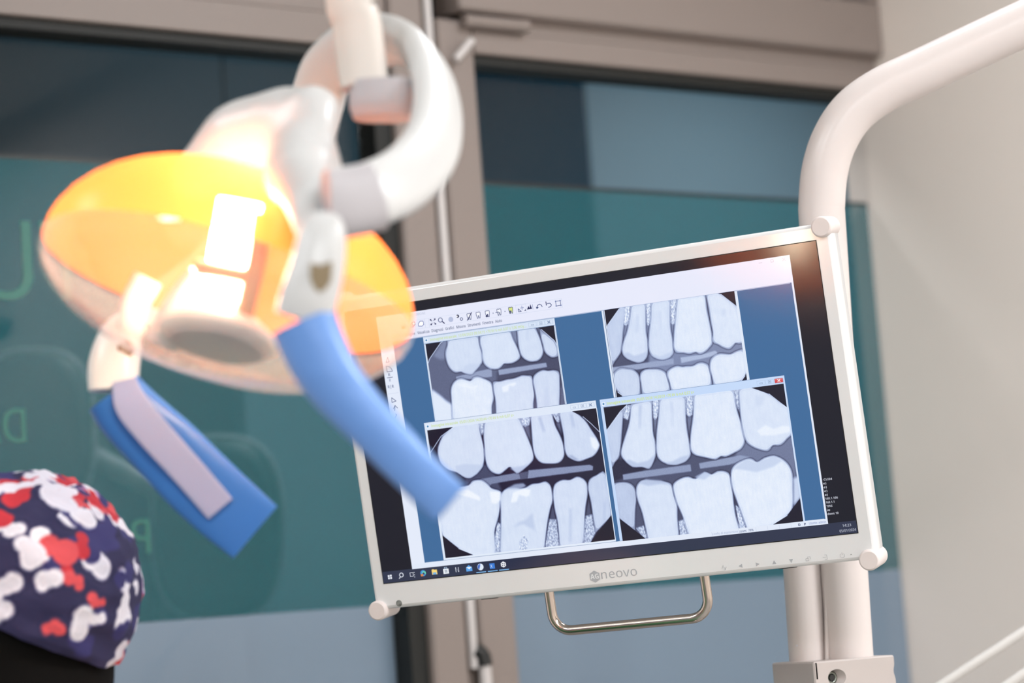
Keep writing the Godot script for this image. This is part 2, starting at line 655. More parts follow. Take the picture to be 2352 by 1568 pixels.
# words with their left end at p.x (fit > 0: squeezed to that width), vertical middle at p.y, capitals cap pixels tall
func write_on(words: String, p: Vector2, cap: float, c: Color, fit := 0.0, alpha := 1.0, weight := 400) -> void:
	var t := text_mesh(words, cap, 0.0, SANS, weight)
	var box3 := t.get_aabb()
	var v: PackedVector3Array = t.surface_get_arrays(0)[Mesh.ARRAY_VERTEX]
	var idx: PackedInt32Array = t.surface_get_arrays(0)[Mesh.ARRAY_INDEX]
	var sx := fit / box3.size.x if fit > 0 else 1.0
	var cap_mid := 0.0
	var ref := text_mesh("H", cap, 0.0, SANS, weight).get_aabb()
	cap_mid = ref.position.y + ref.size.y / 2.0
	var w := int(box3.size.x * sx) + 4
	var h := int(cap * 2.6) + 4
	var lo := Vector2(floor(p.x) - 1, floor(p.y - h / 2.0))
	var buf := PackedFloat32Array()
	buf.resize(w * h)
	for k in range(0, idx.size(), 3):
		var poly := PackedVector2Array()
		for j in 3:
			var q := v[idx[k + j]]
			poly.append(Vector2((q.x - box3.position.x) * sx + p.x, p.y - (q.y - cap_mid)) - lo)
		buf = cover(buf, w, h, poly)
	lay(buf, w, h, lo, c, alpha)


func radiograph(d: Dictionary, seed_n: int) -> void:
	var w: int = d.at[2]
	var h: int = d.at[3]
	var g := PackedFloat32Array()
	g.resize(w * h)
	g.fill(d.base)
	var fine := FastNoiseLite.new()
	fine.seed = seed_n
	fine.frequency = 0.09
	var grain := RandomNumberGenerator.new()
	grain.seed = seed_n
	for s in d.shapes:
		var kind: String = s[0]
		var val: float = s[1]
		var pts := PackedVector2Array()
		for k in range(0, s[2].size(), 2):
			pts.append(Vector2(s[2][k], s[2][k + 1]))
		if kind == "t":
			pts = PackedVector2Array(smooth(Array(pts), 3))
		var lo := Vector2(1e9, 1e9)
		var hi := -lo
		for p in pts:
			lo = lo.min(p)
			hi = hi.max(p)
		lo = (lo - Vector2(12, 12)).floor()
		hi = (hi + Vector2(12, 12)).ceil()
		var bw := int(hi.x - lo.x)
		var bh := int(hi.y - lo.y)
		var buf := PackedFloat32Array()
		buf.resize(bw * bh)
		for k in pts.size():
			pts[k] -= lo
		buf = cover(buf, bw, bh, pts)
		var soft := blur(buf, bw, bh, {"p": 3, "b": 1, "t": 1, "e": 2, "n": 1, "s": 3}[kind])
		var deep := blur(blur(buf, bw, bh, 5), bw, bh, 5) if kind == "t" else soft
		var halo := blur(buf, bw, bh, 3) if kind == "t" else soft
		for y in bh:
			var gy := y + int(lo.y)
			if gy < 0 or gy >= h:
				continue
			for x in bw:
				var gx := x + int(lo.x)
				if gx < 0 or gx >= w:
					continue
				var k := y * bw + x
				var m := minf(soft[k], 1.0)
				if m < 0.004 and halo[k] < 0.004:
					continue
				var at_k := gy * w + gx
				var e := g[at_k]
				if kind == "t":
					e *= 1.0 - 1.15 * maxf(0.0, halo[k] - m)
					var inside := val * (0.70 + 0.30 * smoothstep(0.40, 0.97, deep[k])) + 0.022 * fine.get_noise_2d(gx * 1.6, gy * 0.3) + 0.022 * fine.get_noise_2d(gx * 0.35 + 90, gy * 0.35)
					inside += 0.10 * smoothstep(0.62, 0.72, deep[k]) * (1.0 - smoothstep(0.72, 0.84, deep[k]))
					e = lerpf(e, inside, m)
				elif kind == "n":
					e = lerpf(e, val + 0.42 * fine.get_noise_2d(gx * 2.6, gy * 1.5), m)
				elif kind == "b":
					e = lerpf(e, val + 0.05 * fine.get_noise_2d(gx * 6.0, gy * 6.0), m)
				elif kind == "s":
					e = lerpf(e, val, m * 0.75)
				elif kind == "e":
					e = lerpf(e, val, m * 0.85)
				else:
					e = lerpf(e, val, m)
				g[at_k] = e
	for q in d.corners:
		var pts := PackedVector2Array()
		for k in range(0, q.size(), 2):
			pts.append(Vector2(q[k], q[k + 1]))
		var buf := PackedFloat32Array()
		buf.resize(w * h)
		buf = cover(buf, w, h, pts)
		var line := PackedFloat32Array()
		line.resize(w * h)
		for k in range(1, pts.size() - 1):
			var dd := (pts[k + 1] - pts[k]).normalized()
			var nn := Vector2(-dd.y, dd.x) * 0.7
			line = cover(line, w, h, PackedVector2Array([pts[k] + nn, pts[k + 1] + nn, pts[k + 1] - nn, pts[k] - nn]))
		var mid := Vector2(w, h) / 2.0
		for k in w * h:
			if buf[k] > 0.0:
				g[k] = lerpf(g[k], 0.03, minf(1.0, buf[k]))
			if line[k] > 0.0 and Vector2(k % w, k / w).distance_to(mid) > 0:
				g[k] = lerpf(g[k], 0.98, minf(1.0, line[k]) * 0.8)
	var ramp := Gradient.new()
	ramp.offsets = PackedFloat32Array([0.0, 0.15, 0.35, 0.5, 0.75, 0.9, 1.0])
	ramp.colors = PackedColorArray([c8(24, 21, 38), c8(40, 39, 62), c8(92, 99, 130), c8(138, 150, 184), c8(190, 204, 233), c8(218, 229, 248), c8(243, 248, 255)])
	var im := Image.create(w, h, false, Image.FORMAT_RGB8)
	for k in w * h:
		im.set_pixel(k % w, k / w, ramp.sample(clampf(g[k] + grain.randf_range(-0.012, 0.012), 0, 1)))
	im.resize(w * 2, h * 2, Image.INTERPOLATE_CUBIC)
	sheet.blit_rect(im, Rect2i(0, 0, w * 2, h * 2), Vector2i(d.at[0], d.at[1]))


func rect(x0: int, y0: int, x1: int, y1: int, c: Color) -> void:
	sheet.fill_rect(Rect2i(x0, y0, x1 - x0, y1 - y0), c)


func frame_line(x0: int, y0: int, x1: int, y1: int, c: Color, t := 1) -> void:
	rect(x0, y0, x1, y0 + t, c)
	rect(x0, y1 - t, x1, y1, c)
	rect(x0, y0, x0 + t, y1, c)
	rect(x1 - t, y0, x1, y1, c)


func window_buttons(xs: Array, y: int, live := false) -> void:
	var ink := c8(120, 140, 175)
	for k in 3:
		var x: int = xs[k]
		if live and k == 2:
			rect(x - 17, y - 8, x + 17, y + 9, c8(214, 78, 84))
			rect(x - 17, y - 8, x + 17, y - 2, c8(226, 120, 122))
		frame_line(x - 17, y - 8, x + 17, y + 9, c8(172, 192, 222) if not live or k < 2 else c8(168, 66, 80))
	frame_line(xs[0] - 6, y, xs[0] + 6, y + 5, ink)
	frame_line(xs[1] - 6, y - 5, xs[1] + 6, y + 6, ink)
	rect(xs[1] - 2, y - 1, xs[1] + 3, y + 2, ink)
	var x_ink := c8(245, 240, 245) if live else ink
	stroke([Vector2(xs[2] - 5, y - 4), Vector2(xs[2] + 5, y + 5)], 3.0, x_ink)
	stroke([Vector2(xs[2] + 5, y - 4), Vector2(xs[2] - 5, y + 5)], 3.0, x_ink)


func tooth_icon(c: Vector2, ink: Color, paint := Color.WHITE) -> void:
	var o := [Vector2(-9, -11), Vector2(-4, -13), Vector2(0, -11), Vector2(4, -13), Vector2(9, -11), Vector2(9, -3), Vector2(6, 13), Vector2(3, 13), Vector2(1, 2), Vector2(-1, 2), Vector2(-3, 13), Vector2(-6, 13), Vector2(-9, -3), Vector2(-9, -11)]
	var pts := []
	for p in o:
		pts.append(c + p)
	fill_poly(pts.slice(0, 13), paint)
	stroke(pts, 2.0, ink)


func paint_screen() -> ImageTexture:
	sheet = Image.create(2048, 1152, false, Image.FORMAT_RGB8)
	sheet.fill(c8(20, 20, 34))
	var pale := c8(226, 233, 248)
	var ink := c8(62, 74, 120)
	rect(0, 1104, 2048, 1152, c8(45, 51, 74))
	# the program's window
	rect(139, 39, 1936, 1106, pale)
	rect(139, 39, 1936, 148, c8(229, 232, 249))
	rect(200, 150, 1927, 1084, c8(61, 105, 153))
	rect(139, 147, 1927, 149, c8(150, 168, 204))
	rect(139, 1092, 1300, 1093, c8(170, 186, 214))
	# first radiograph, its window reaching under the third
	rect(337, 150, 927, 507, c8(213, 226, 245))
	frame_line(337, 150, 927, 507, c8(84, 116, 160))
	radiograph(RADIOGRAPHS[0], 11)
	rect(337, 178, 927, 180, c8(120, 146, 184))
	rect(919, 180, 926, 507, c8(214, 227, 246))
	rect(921, 180, 922, 507, c8(120, 140, 175))
	# second, cut off by the tool bar
	rect(1131, 149, 1704, 507, c8(222, 232, 248))
	rect(1139, 149, 1141, 507, c8(90, 110, 150))
	radiograph(RADIOGRAPHS[1], 23)
	rect(1693, 149, 1703, 507, c8(222, 232, 248))
	# third and fourth
	for q in [[286, 1053, c8(220, 231, 247), 2], [1068, 1846, c8(196, 217, 248), 3]]:
		rect(q[0], 504, q[1], 1084, q[2])
		frame_line(q[0], 504, q[1], 1084, c8(70, 100, 145))
		radiograph(RADIOGRAPHS[q[3]], 31 + q[3])
	rect(297, 1075, 1049, 1080, c8(226, 235, 249))
	rect(1049, 537, 1053, 1080, c8(220, 231, 247))
	rect(1838, 537, 1845, 1090, c8(205, 222, 248))
	rect(139, 1085, 1936, 1106, c8(224, 232, 247))
	rect(1928, 148, 1936, 1106, c8(226, 233, 248))
	rect(1922, 148, 1928, 1085, c8(61, 105, 153))
	# names of the windows
	var lime := c8(196, 219, 106)
	write_on("Immagine intraorale  12/04/2022 09:34:15 <70 kV 6 mA 0,07 s 1,06 mGy...", Vector2(368, 165), 11, lime, 432, 0.85)
	write_on("Immagine intraorale  05/01/2024 14:20:44 <70 kV 6 mA 0,07 s>", Vector2(318, 521), 11, lime, 372, 0.95)
	write_on("Immagine intraorale  05/01/2024 14:20:01 <70 kV 6 mA 0,07 s>", Vector2(1097, 524), 11, c8(214, 232, 74), 372, 0.95)
	for p in [Vector2(351, 165), Vector2(302, 521), Vector2(1083, 524)]:
		rect(int(p.x) - 7, int(p.y) - 7, int(p.x) + 7, int(p.y) + 7, c8(232, 240, 252))
		disc(p, 4, c8(70, 130, 180))
	window_buttons([828, 865, 900], 163)
	window_buttons([957, 992, 1027], 520)
	window_buttons([1748, 1783, 1821], 522, true)
	# title, menu, tool bar
	write_on("IANO SIMONI", Vector2(274, 52), 10, c8(150, 160, 190), 90, 0.55)
	var menu := [["sente", 218], ["Immagine", 277], ["Visualizza", 343], ["Diagnosi", 407], ["Grafici", 463], ["Misura", 514], ["Strumenti", 573], ["Finestra", 635], ["Aiuto", 683]]
	for q in menu:
		var wide: float = {"sente": 36, "Immagine": 56, "Visualizza": 54, "Diagnosi": 52, "Grafici": 38, "Misura": 40, "Strumenti": 56, "Finestra": 46, "Aiuto": 30}[q[0]]
		write_on(q[0], Vector2(q[1] - wide / 2, 129), 11.5, c8(70, 80, 112), wide)
	for x in [356, 374, 968]:
		rect(x, 76, x + 1, 112, c8(186, 198, 224))
	rect(210, 75, 968, 76, c8(206, 214, 236))
	rect(210, 112, 968, 113, c8(206, 214, 236))
	var y := 93.0
	fill_poly([Vector2(247, 81), Vector2(266, 81), Vector2(266, 104), Vector2(247, 104)], c8(110, 120, 175))
	fill_poly([Vector2(250, 83), Vector2(261, 83), Vector2(261, 91), Vector2(250, 91)], Color.WHITE)
	fill_poly([Vector2(252, 96), Vector2(262, 96), Vector2(262, 104), Vector2(252, 104)], c8(30, 34, 80))
	for k in 3:
		var o := Vector2(288 + k * 5, 90 - k * 4)
		fill_poly([o, o + Vector2(13, 0), o + Vector2(13, 12), o + Vector2(0, 12)], Color.WHITE)
		stroke([o, o + Vector2(13, 0), o + Vector2(13, 12), o + Vector2(0, 12), o], 2.0, ink)
	fill_poly([Vector2(326, 92), Vector2(336, 82), Vector2(349, 84), Vector2(350, 98), Vector2(341, 104), Vector2(326, 102)], Color.WHITE)
	stroke([Vector2(326, 92), Vector2(336, 82), Vector2(349, 84), Vector2(350, 98), Vector2(341, 104), Vector2(326, 102), Vector2(326, 92)], 2.4, c8(96, 108, 170))
	for s in [Vector2(1, 1), Vector2(-1, 1), Vector2(1, -1), Vector2(-1, -1)]:
		stroke([Vector2(393, y) + s * 4, Vector2(393, y) + s * 11], 2.4, c8(40, 44, 90))
		fill_poly([Vector2(393, y) + s * 13, Vector2(393, y) + s * Vector2(12, 5), Vector2(393, y) + s * Vector2(5, 12)], c8(40, 44, 90))
	ring(Vector2(427, 90), 9, 2.4, ink)
	stroke([Vector2(434, 97), Vector2(443, 106)], 4.0, c8(40, 44, 90))
	disc(Vector2(474, 94), 11, c8(176, 186, 216), 0.9)
	disc(Vector2(506, 85), 6.5, c8(30, 34, 70))
	disc(Vector2(503, 85), 3.6, Color.WHITE)
	ring(Vector2(521, 99), 5.5, 2.2, ink)
	for q in [[557, false], [598, false], [639, false], [691, false], [743, true]]:
		tooth_icon(Vector2(q[0], y), ink, c8(214, 226, 130) if q[1] else c8(244, 246, 254))
	stroke([Vector2(570, 78), Vector2(546, 108)], 3.0, c8(34, 38, 84))
	fill_poly([Vector2(628, 104), Vector2(638, 94), Vector2(640, 106)], c8(34, 38, 84))
	stroke([Vector2(676, 93), Vector2(690, 93)], 2.6, ink)
	for x in [664, 717]:
		disc(Vector2(x, 94), 1.8, ink)
	fill_poly([Vector2(737, 94), Vector2(740, 94), Vector2(741, 104), Vector2(738, 104)], c8(34, 38, 84))
	frame_line(766, 76, 812, 112, c8(196, 206, 230))
	stroke([Vector2(776, 104), Vector2(776, 92), Vector2(788, 104), Vector2(776, 104)], 2.2, ink)
	stroke([Vector2(793, 82), Vector2(793, 98)], 2.4, c8(140, 150, 190))
	stroke([Vector2(786, 90), Vector2(800, 90)], 2.4, c8(140, 150, 190))
	fill_poly([Vector2(801, 104), Vector2(808, 104), Vector2(808, 97)], c8(34, 38, 84))
	fill_poly([Vector2(814, 100), Vector2(822, 86), Vector2(826, 96), Vector2(831, 80), Vector2(836, 100)], c8(34, 38, 84))
	stroke([Vector2(840, 82), Vector2(840, 102)], 2.0, c8(140, 150, 190))
	stroke([Vector2(858, 99), Vector2(862, 89), Vector2(871, 86), Vector2(879, 91), Vector2(881, 98)], 2.6, ink)
	fill_poly([Vector2(854, 94), Vector2(866, 98), Vector2(856, 104)], ink)
	stroke([Vector2(900, 80), Vector2(900, 94)], 3.0, c8(34, 38, 84))
	stroke([Vector2(905, 88), Vector2(916, 88), Vector2(922, 95), Vector2(918, 102), Vector2(908, 104)], 2.6, ink)
	stroke([Vector2(942, 84), Vector2(962, 84), Vector2(962, 103), Vector2(942, 103), Vector2(942, 84)], 2.0, ink)
	for p in [Vector2(942, 84), Vector2(962, 84), Vector2(962, 103), Vector2(942, 103)]:
		disc(p, 3.2, c8(120, 132, 178))
	# caption buttons, faint
	rect(1808, 52, 1822, 54, c8(196, 192, 214))
	frame_line(1857, 46, 1869, 58, c8(200, 196, 216), 2)
	stroke([Vector2(1905, 47), Vector2(1917, 59)], 2.0, c8(200, 192, 212))
	stroke([Vector2(1917, 47), Vector2(1905, 59)], 2.0, c8(200, 192, 212))
	# tools down the side
	stroke([Vector2(156, 232), Vector2(170, 232), Vector2(166, 212), Vector2(156, 232)], 2.0, ink)
	stroke([Vector2(154, 248), Vector2(154, 272), Vector2(180, 272)], 2.2, ink)
	stroke([Vector2(154, 248), Vector2(168, 252), Vector2(176, 262), Vector2(178, 270)], 2.2, ink)
	write_on("R", Vector2(158, 285), 12, ink)
	stroke([Vector2(150, 297), Vector2(176, 297)], 2.0, ink)
	write_on("R", Vector2(158, 308), 12, ink, 0, 0.6)
	write_on("R|R", Vector2(148, 335), 12, ink)
	rect(144, 364, 192, 365, c8(186, 198, 224))
	stroke([Vector2(156, 402), Vector2(158, 382), Vector2(176, 398), Vector2(156, 402)], 2.2, ink)
	stroke([Vector2(158, 430), Vector2(168, 416), Vector2(178, 428)], 2.2, ink)
	stroke([Vector2(168, 416), Vector2(162, 438)], 2.2, ink)
	stroke([Vector2(158, 470), Vector2(168, 456), Vector2(164, 452)], 2.2, ink)
	# status bar
	var dim := c8(150, 162, 194)
	write_on("Livello di esposizione", Vector2(1461, 1096), 9, dim, 106, 0.8)
	write_on("zoom:  78%", Vector2(1573, 1097), 9.5, c8(84, 94, 130), 58)
	for x in [1458, 1569, 1642, 1690, 1738, 1786]:
		rect(x, 1088, x + 1, 1104, c8(190, 202, 224))
	write_on("O", Vector2(1815, 1097), 10, c8(50, 60, 100), 0, 1.0, 700)
	write_on("P", Vector2(1840, 1097), 10, c8(50, 60, 100), 0, 1.0, 700)
	write_on("Utente: admin", Vector2(1860, 1096), 9, c8(130, 144, 190), 68)
	# the desktop behind, at the side
	var white := c8(236, 240, 250)
	var lines := ["-CLI04", "e)", "e)", "e)", "e)", "168.1.106", "168.1.1", "TINI", "io", "dows 10"]
	for k in lines.size():
		write_on(lines[k], Vector2(1939, 931 + k * 15.1), 8.6, white, [38, 12, 12, 12, 12, 50, 34, 24, 12, 44][k], 0.95, 700)
	write_on("14:23", Vector2(1992, 1119), 10, white, 34)
	write_on("05/01/2024", Vector2(1977, 1139), 10, white, 66)
	# task bar
	for a in [Vector2(-9, -8), Vector2(1, -9), Vector2(-9, 1), Vector2(1, 1)]:
		fill_poly([Vector2(32, 1128) + a, Vector2(40, 1128) + a, Vector2(40, 1136) + a, Vector2(32, 1136) + a], white)
	ring(Vector2(86, 1125), 8.5, 3.0, white)
	stroke([Vector2(80, 1132), Vector2(74, 1139)], 3.4, white)
	stroke([Vector2(126, 1120), Vector2(140, 1120), Vector2(140, 1135), Vector2(126, 1135), Vector2(126, 1120)], 2.2, white)
	for yy in [1118, 1128, 1137]:
		rect(144, yy, 147, yy + 4, white)
	disc(Vector2(186, 1127), 13, c8(64, 150, 214))
	fill_poly([Vector2(180, 1126), Vector2(186, 1118), Vector2(198, 1122), Vector2(198, 1132), Vector2(188, 1130)], c8(110, 214, 178))
	disc(Vector2(188, 1129), 4.5, c8(36, 60, 110))
	rect(174, 1130, 186, 1140, c8(206, 132, 78))
	fill_poly([Vector2(226, 1117), Vector2(234, 1115), Vector2(238, 1118), Vector2(250, 1118), Vector2(250, 1138), Vector2(226, 1138)], c8(246, 214, 124))
	rect(230, 1129, 246, 1138, c8(120, 176, 222))
	rect(278, 1119, 303, 1140, c8(236, 240, 246))
	frame_line(284, 1112, 297, 1120, c8(190, 214, 240), 2)
	for a in [Vector2(285, 1124), Vector2(291, 1124), Vector2(285, 1130), Vector2(291, 1130)]:
		rect(int(a.x), int(a.y), int(a.x) + 5, int(a.y) + 5, c8(150, 160, 176))
	write_on("N", Vector2(334, 1128), 20, white)
	write_on("N", Vector2(337, 1128), 16, c8(45, 51, 74), 8)
	fill_poly([Vector2(382, 1124), Vector2(395, 1114), Vector2(409, 1124), Vector2(409, 1140), Vector2(382, 1140)], c8(92, 164, 236))
	fill_poly([Vector2(383, 1122), Vector2(409, 1122), Vector2(396, 1132)], c8(232, 242, 252))
	disc(Vector2(447, 1127), 14, c8(226, 236, 250))
	fill_poly([Vector2(436, 1120), Vector2(448, 1113), Vector2(446, 1124), Vector2(440, 1138), Vector2(434, 1130)], c8(74, 112, 200))
	rect(488, 1117, 511, 1140, c8(64, 126, 214))
	write_on("X", Vector2(491, 1129), 13, white)
	var hexagon := []
	for k in 6:
		hexagon.append(Vector2(550, 1127) + Vector2(sin(TAU * k / 6), cos(TAU * k / 6)) * 13)
	fill_poly(hexagon, c8(238, 240, 246))
	for a in [Vector2(-4, -4), Vector2(4, -3), Vector2(-4, 4), Vector2(4, 4)]:
		disc(Vector2(550, 1127) + a, 2.2, c8(50, 56, 80))
	for x in [447, 499, 550]:
		rect(x - 22, 1147, x + 22, 1151, c8(126, 182, 232))
	var tex := ImageTexture.create_from_image(sheet)
	return tex


# ---------------------------------------------------------------- the scene
func _ready() -> void:
	camera_and_light()
	materials()
	room()
	glazed_wall()
	corridor()
	monitor()
	support_pole()
	lamp()
	sleeves()
	person()
	hoses()


func camera_and_light() -> void:
	var cam := Camera3D.new()
	cam.name = "camera"
	add_child(cam)
	cam.transform = Transform3D(Basis(RIGHT, UPV, -FWD).orthonormalized(), EYE)
	cam.near = 0.05
	cam.far = 60.0
	var lens := CameraAttributesPhysical.new()
	lens.frustum_focal_length = 85.0
	lens.exposure_aperture = 4.5
	lens.frustum_focus_distance = 2.25
	cam.attributes = lens
	cam.fov = rad_to_deg(2.0 * atan(784.0 / FOCAL))
	cam.current = true
	var env := Environment.new()
	env.background_mode = Environment.BG_COLOR
	env.background_color = Color(0.02, 0.025, 0.03)
	env.tonemap_mode = Environment.TONE_MAPPER_LINEAR
	env.tonemap_exposure = 1.12
	env.sdfgi_enabled = true
	env.ssao_enabled = true
	env.ssil_enabled = true
	var we := WorldEnvironment.new()
	we.name = "environment"
	we.environment = env
	add_child(we)
	# six flat ceiling panels over the surgery, two beyond the glass
	for q in [[-1.1, 1.2, 4.5, "white ceiling panel near the rear corner of the surgery"], [-1.1, -1.0, 2.2, "white ceiling panel beside the solid end of the glazed wall"], [0.6, 1.0, 2.0, "white ceiling panel over the middle of the surgery"], [-0.3, -2.1, 0.7, "white ceiling panel close to the lettered glass"], [2.15, 0.3, 6.0, "white ceiling panel beside the plain wall"], [2.2, -1.75, 0.9, "white ceiling panel in the corner of glass and plain wall"]]:
		ceiling_panel(Vector3(q[0], 2.72, q[1]), Vector2(0.6, 0.6), q[2], q[3])
	ceiling_panel(Vector3(2.5, 2.72, -3.4), Vector2(0.6, 0.4), 1.3, "white ceiling panel in the corridor behind the lettered glass")
	ceiling_panel(Vector3(4.1, 2.72, -3.75), Vector2(0.4, 0.6), 0.75, "white ceiling panel added to brighten the end of the corridor")  # extra panel, added to lighten the wall behind the glass


func ceiling_panel(c: Vector3, size: Vector2, energy: float, label: String) -> void:
	var o := thing("ceiling_light", label, "ceiling light", c + Vector3(0, 0.03, 0))
	var shell := mat("panel_frame", Color(0.86, 0.86, 0.86), 0.4)
	var glow := mat("panel_glow", Color(0.9, 0.9, 0.9), 0.6)
	glow.emission_enabled = true
	glow.emission = Color(0.97, 0.985, 1.0)
	glow.emission_energy_multiplier = 3.0
	part("frame", box(c + Vector3(0, 0.013, 0), Vector3(size.x / 2 + 0.02, 0.015, size.y / 2 + 0.02), 0.004), shell, o)
	part("diffuser", box(c, Vector3(size.x / 2, 0.004, size.y / 2), 0.001), glow, o)
	var l := AreaLight3D.new()
	l.name = "panel_lamp"
	l.area_size = size
	l.area_normalize_energy = true
	l.light_energy = energy
	l.light_color = Color(0.97, 0.985, 1.0)
	l.shadow_enabled = true
	l.area_range = 12.0
	o.add_child(l)
	l.position = Vector3(0, -0.042, 0)
	l.rotation = Vector3(-PI / 2, 0, 0)


func materials() -> void:
	mat("plaster", Color8(243, 231, 221), 0.85)
	speckle(M.plaster, 0.04, 0.04, 1.5)
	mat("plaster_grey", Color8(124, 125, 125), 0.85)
	mat("ceiling_white", Color8(236, 234, 230), 0.9)
	mat("floor_vinyl", Color8(150, 148, 144), 0.4)
	speckle(M.floor_vinyl, 0.06, 0.02, 2.0)
	mat("frame_paint", Color8(144, 132, 126), 0.45)
	mat("rubber", Color8(22, 24, 22), 0.6)
	mat("rod_white", Color8(214, 208, 206), 0.3)
	mat("black_plastic", Color8(26, 27, 26), 0.45)
	mat("white_plastic", Color8(238, 234, 230), 0.28)
	mat("lamp_white", Color8(200, 200, 199), 0.3)
	mat("joint_grey", Color8(178, 174, 177), 0.5)
	mat("post_white", Color8(212, 204, 196), 0.35)
	mat("tube_white", Color8(220, 211, 208), 0.3)
	mat("block_white", Color8(186, 177, 173), 0.42)
	mat("bezel_white", Color8(226, 227, 228), 0.12)
	M.bezel_white.metallic_specular = 0.62
	mat("bumper_white", Color8(224, 214, 211), 0.45)
	mat("print_grey", Color8(172, 175, 180), 0.4)
	mat("print_pale", Color8(224, 226, 228), 0.4)
	mat("steel", Color8(196, 186, 178), 0.18, 1.0)
	mat("screw_steel", Color8(120, 124, 118), 0.35, 1.0)
	var glass := mat("window_glass", Color(0.10, 0.14, 0.16, 0.03), 0.02)
	glass.transparency = BaseMaterial3D.TRANSPARENCY_ALPHA
	glass.metallic_specular = 0.27
	var film := mat("teal_film", Color8(20, 112, 124, 116), 0.5)
	film.transparency = BaseMaterial3D.TRANSPARENCY_ALPHA
	film.metallic_specular = 0.2
	var frost := mat("frosted_film", Color8(150, 170, 190, 165), 0.5)
	frost.transparency = BaseMaterial3D.TRANSPARENCY_ALPHA
	frost.metallic_specular = 0.2
	mat("letter_green", Color8(40, 118, 106), 0.5)
	mat("film_edge", Color8(14, 26, 30), 0.5)
	mat("corridor_wall", Color8(122, 150, 162), 0.8)
	mat("dark_door", Color8(12, 58, 76), 0.9)
	M.dark_door.metallic_specular = 0.2
	mat("cabinet_grey", Color8(38, 56, 64), 0.9)
	M.cabinet_grey.metallic_specular = 0.2
	mat("chair_green", Color8(36, 70, 68), 0.5)
	mat("chair_piping", Color8(196, 204, 208), 0.4)
	# the lamp's glass
	var amber := mat("amber_reflector", Color(1.0, 0.52, 0.23, 0.74), 0.3)
	amber.transparency = BaseMaterial3D.TRANSPARENCY_ALPHA
	amber.backlight_enabled = true
	amber.backlight = Color(0.9, 0.50, 0.25)
	var clear := mat("clear_shield", Color(0.95, 0.93, 0.93, 0.10), 0.06)
	clear.transparency = BaseMaterial3D.TRANSPARENCY_ALPHA
	mat("bronze", Color8(176, 142, 118), 0.35, 0.6)
	mat("badge_metal", Color8(150, 134, 108), 0.4, 0.5)
	var bulb := mat("bulb_glow", Color(1, 1, 1), 0.4)
	bulb.emission_enabled = true
	bulb.emission = Color(1.0, 0.93, 0.8)
	bulb.emission_energy_multiplier = 66.0
	var sleeve := mat("sleeve_blue", Color8(106, 150, 214), 0.32)
	sleeve.backlight_enabled = true
	sleeve.backlight = Color(0.12, 0.2, 0.4)
	var sleeve2 := mat("sleeve_deep_blue", Color8(44, 100, 172), 0.35)
	sleeve2.backlight_enabled = true
	sleeve2.backlight = Color(0.1, 0.2, 0.4)
	mat("paper_lilac", Color8(134, 141, 174), 0.6)
	mat("hair_black", Color8(12, 11, 11), 0.8)
	M.hair_black.metallic_specular = 0.2
	mat("mask_white", Color8(214, 214, 218), 0.7)
	mat("hose_white", Color8(216, 212, 208), 0.35)
	noise.seed = 5
	noise.frequency = 1.0


func room() -> void:
	var f := setting("floor", "pale grey vinyl floor of the surgery and corridor")
	part("slab", span(-2.3, 4.7, -0.1, 0.0, -5.0, 2.4), M.floor_vinyl, f)
	var c := setting("ceiling", "white plaster ceiling")
	part("slab", span(-2.3, 4.7, 2.75, 2.85, -5.0, 2.4), M.ceiling_white, c)
	var w := setting("wall_right", "plain warm beige plaster wall meeting the glazed partition")
	part("plaster", span(2.985, 3.085, 0.0, 2.75, -2.97, 2.3), M.plaster, w)
	w = setting("wall_left", "side wall out of view, greyed to dim its reflection in the screen")
	part("plaster", span(-2.3, -2.2, 0.0, 2.75, -5.0, 2.3), M.plaster_grey, w)  # grey chosen so the screen reflects a darker room
	w = setting("wall_rear", "beige plaster wall behind the camera")
	part("plaster", span(-2.3, 3.085, 0.0, 2.75, 2.3, 2.4), M.plaster, w)
	w = setting("wall_front", "beige plaster wall beside the glazed partition")
	part("plaster", span(-2.2, 0.62, 0.0, 2.75, -2.97, -2.87), M.plaster, w)
	part("lintel", span(0.62, 2.985, 2.62, 2.75, -2.97, -2.87), M.plaster, w)


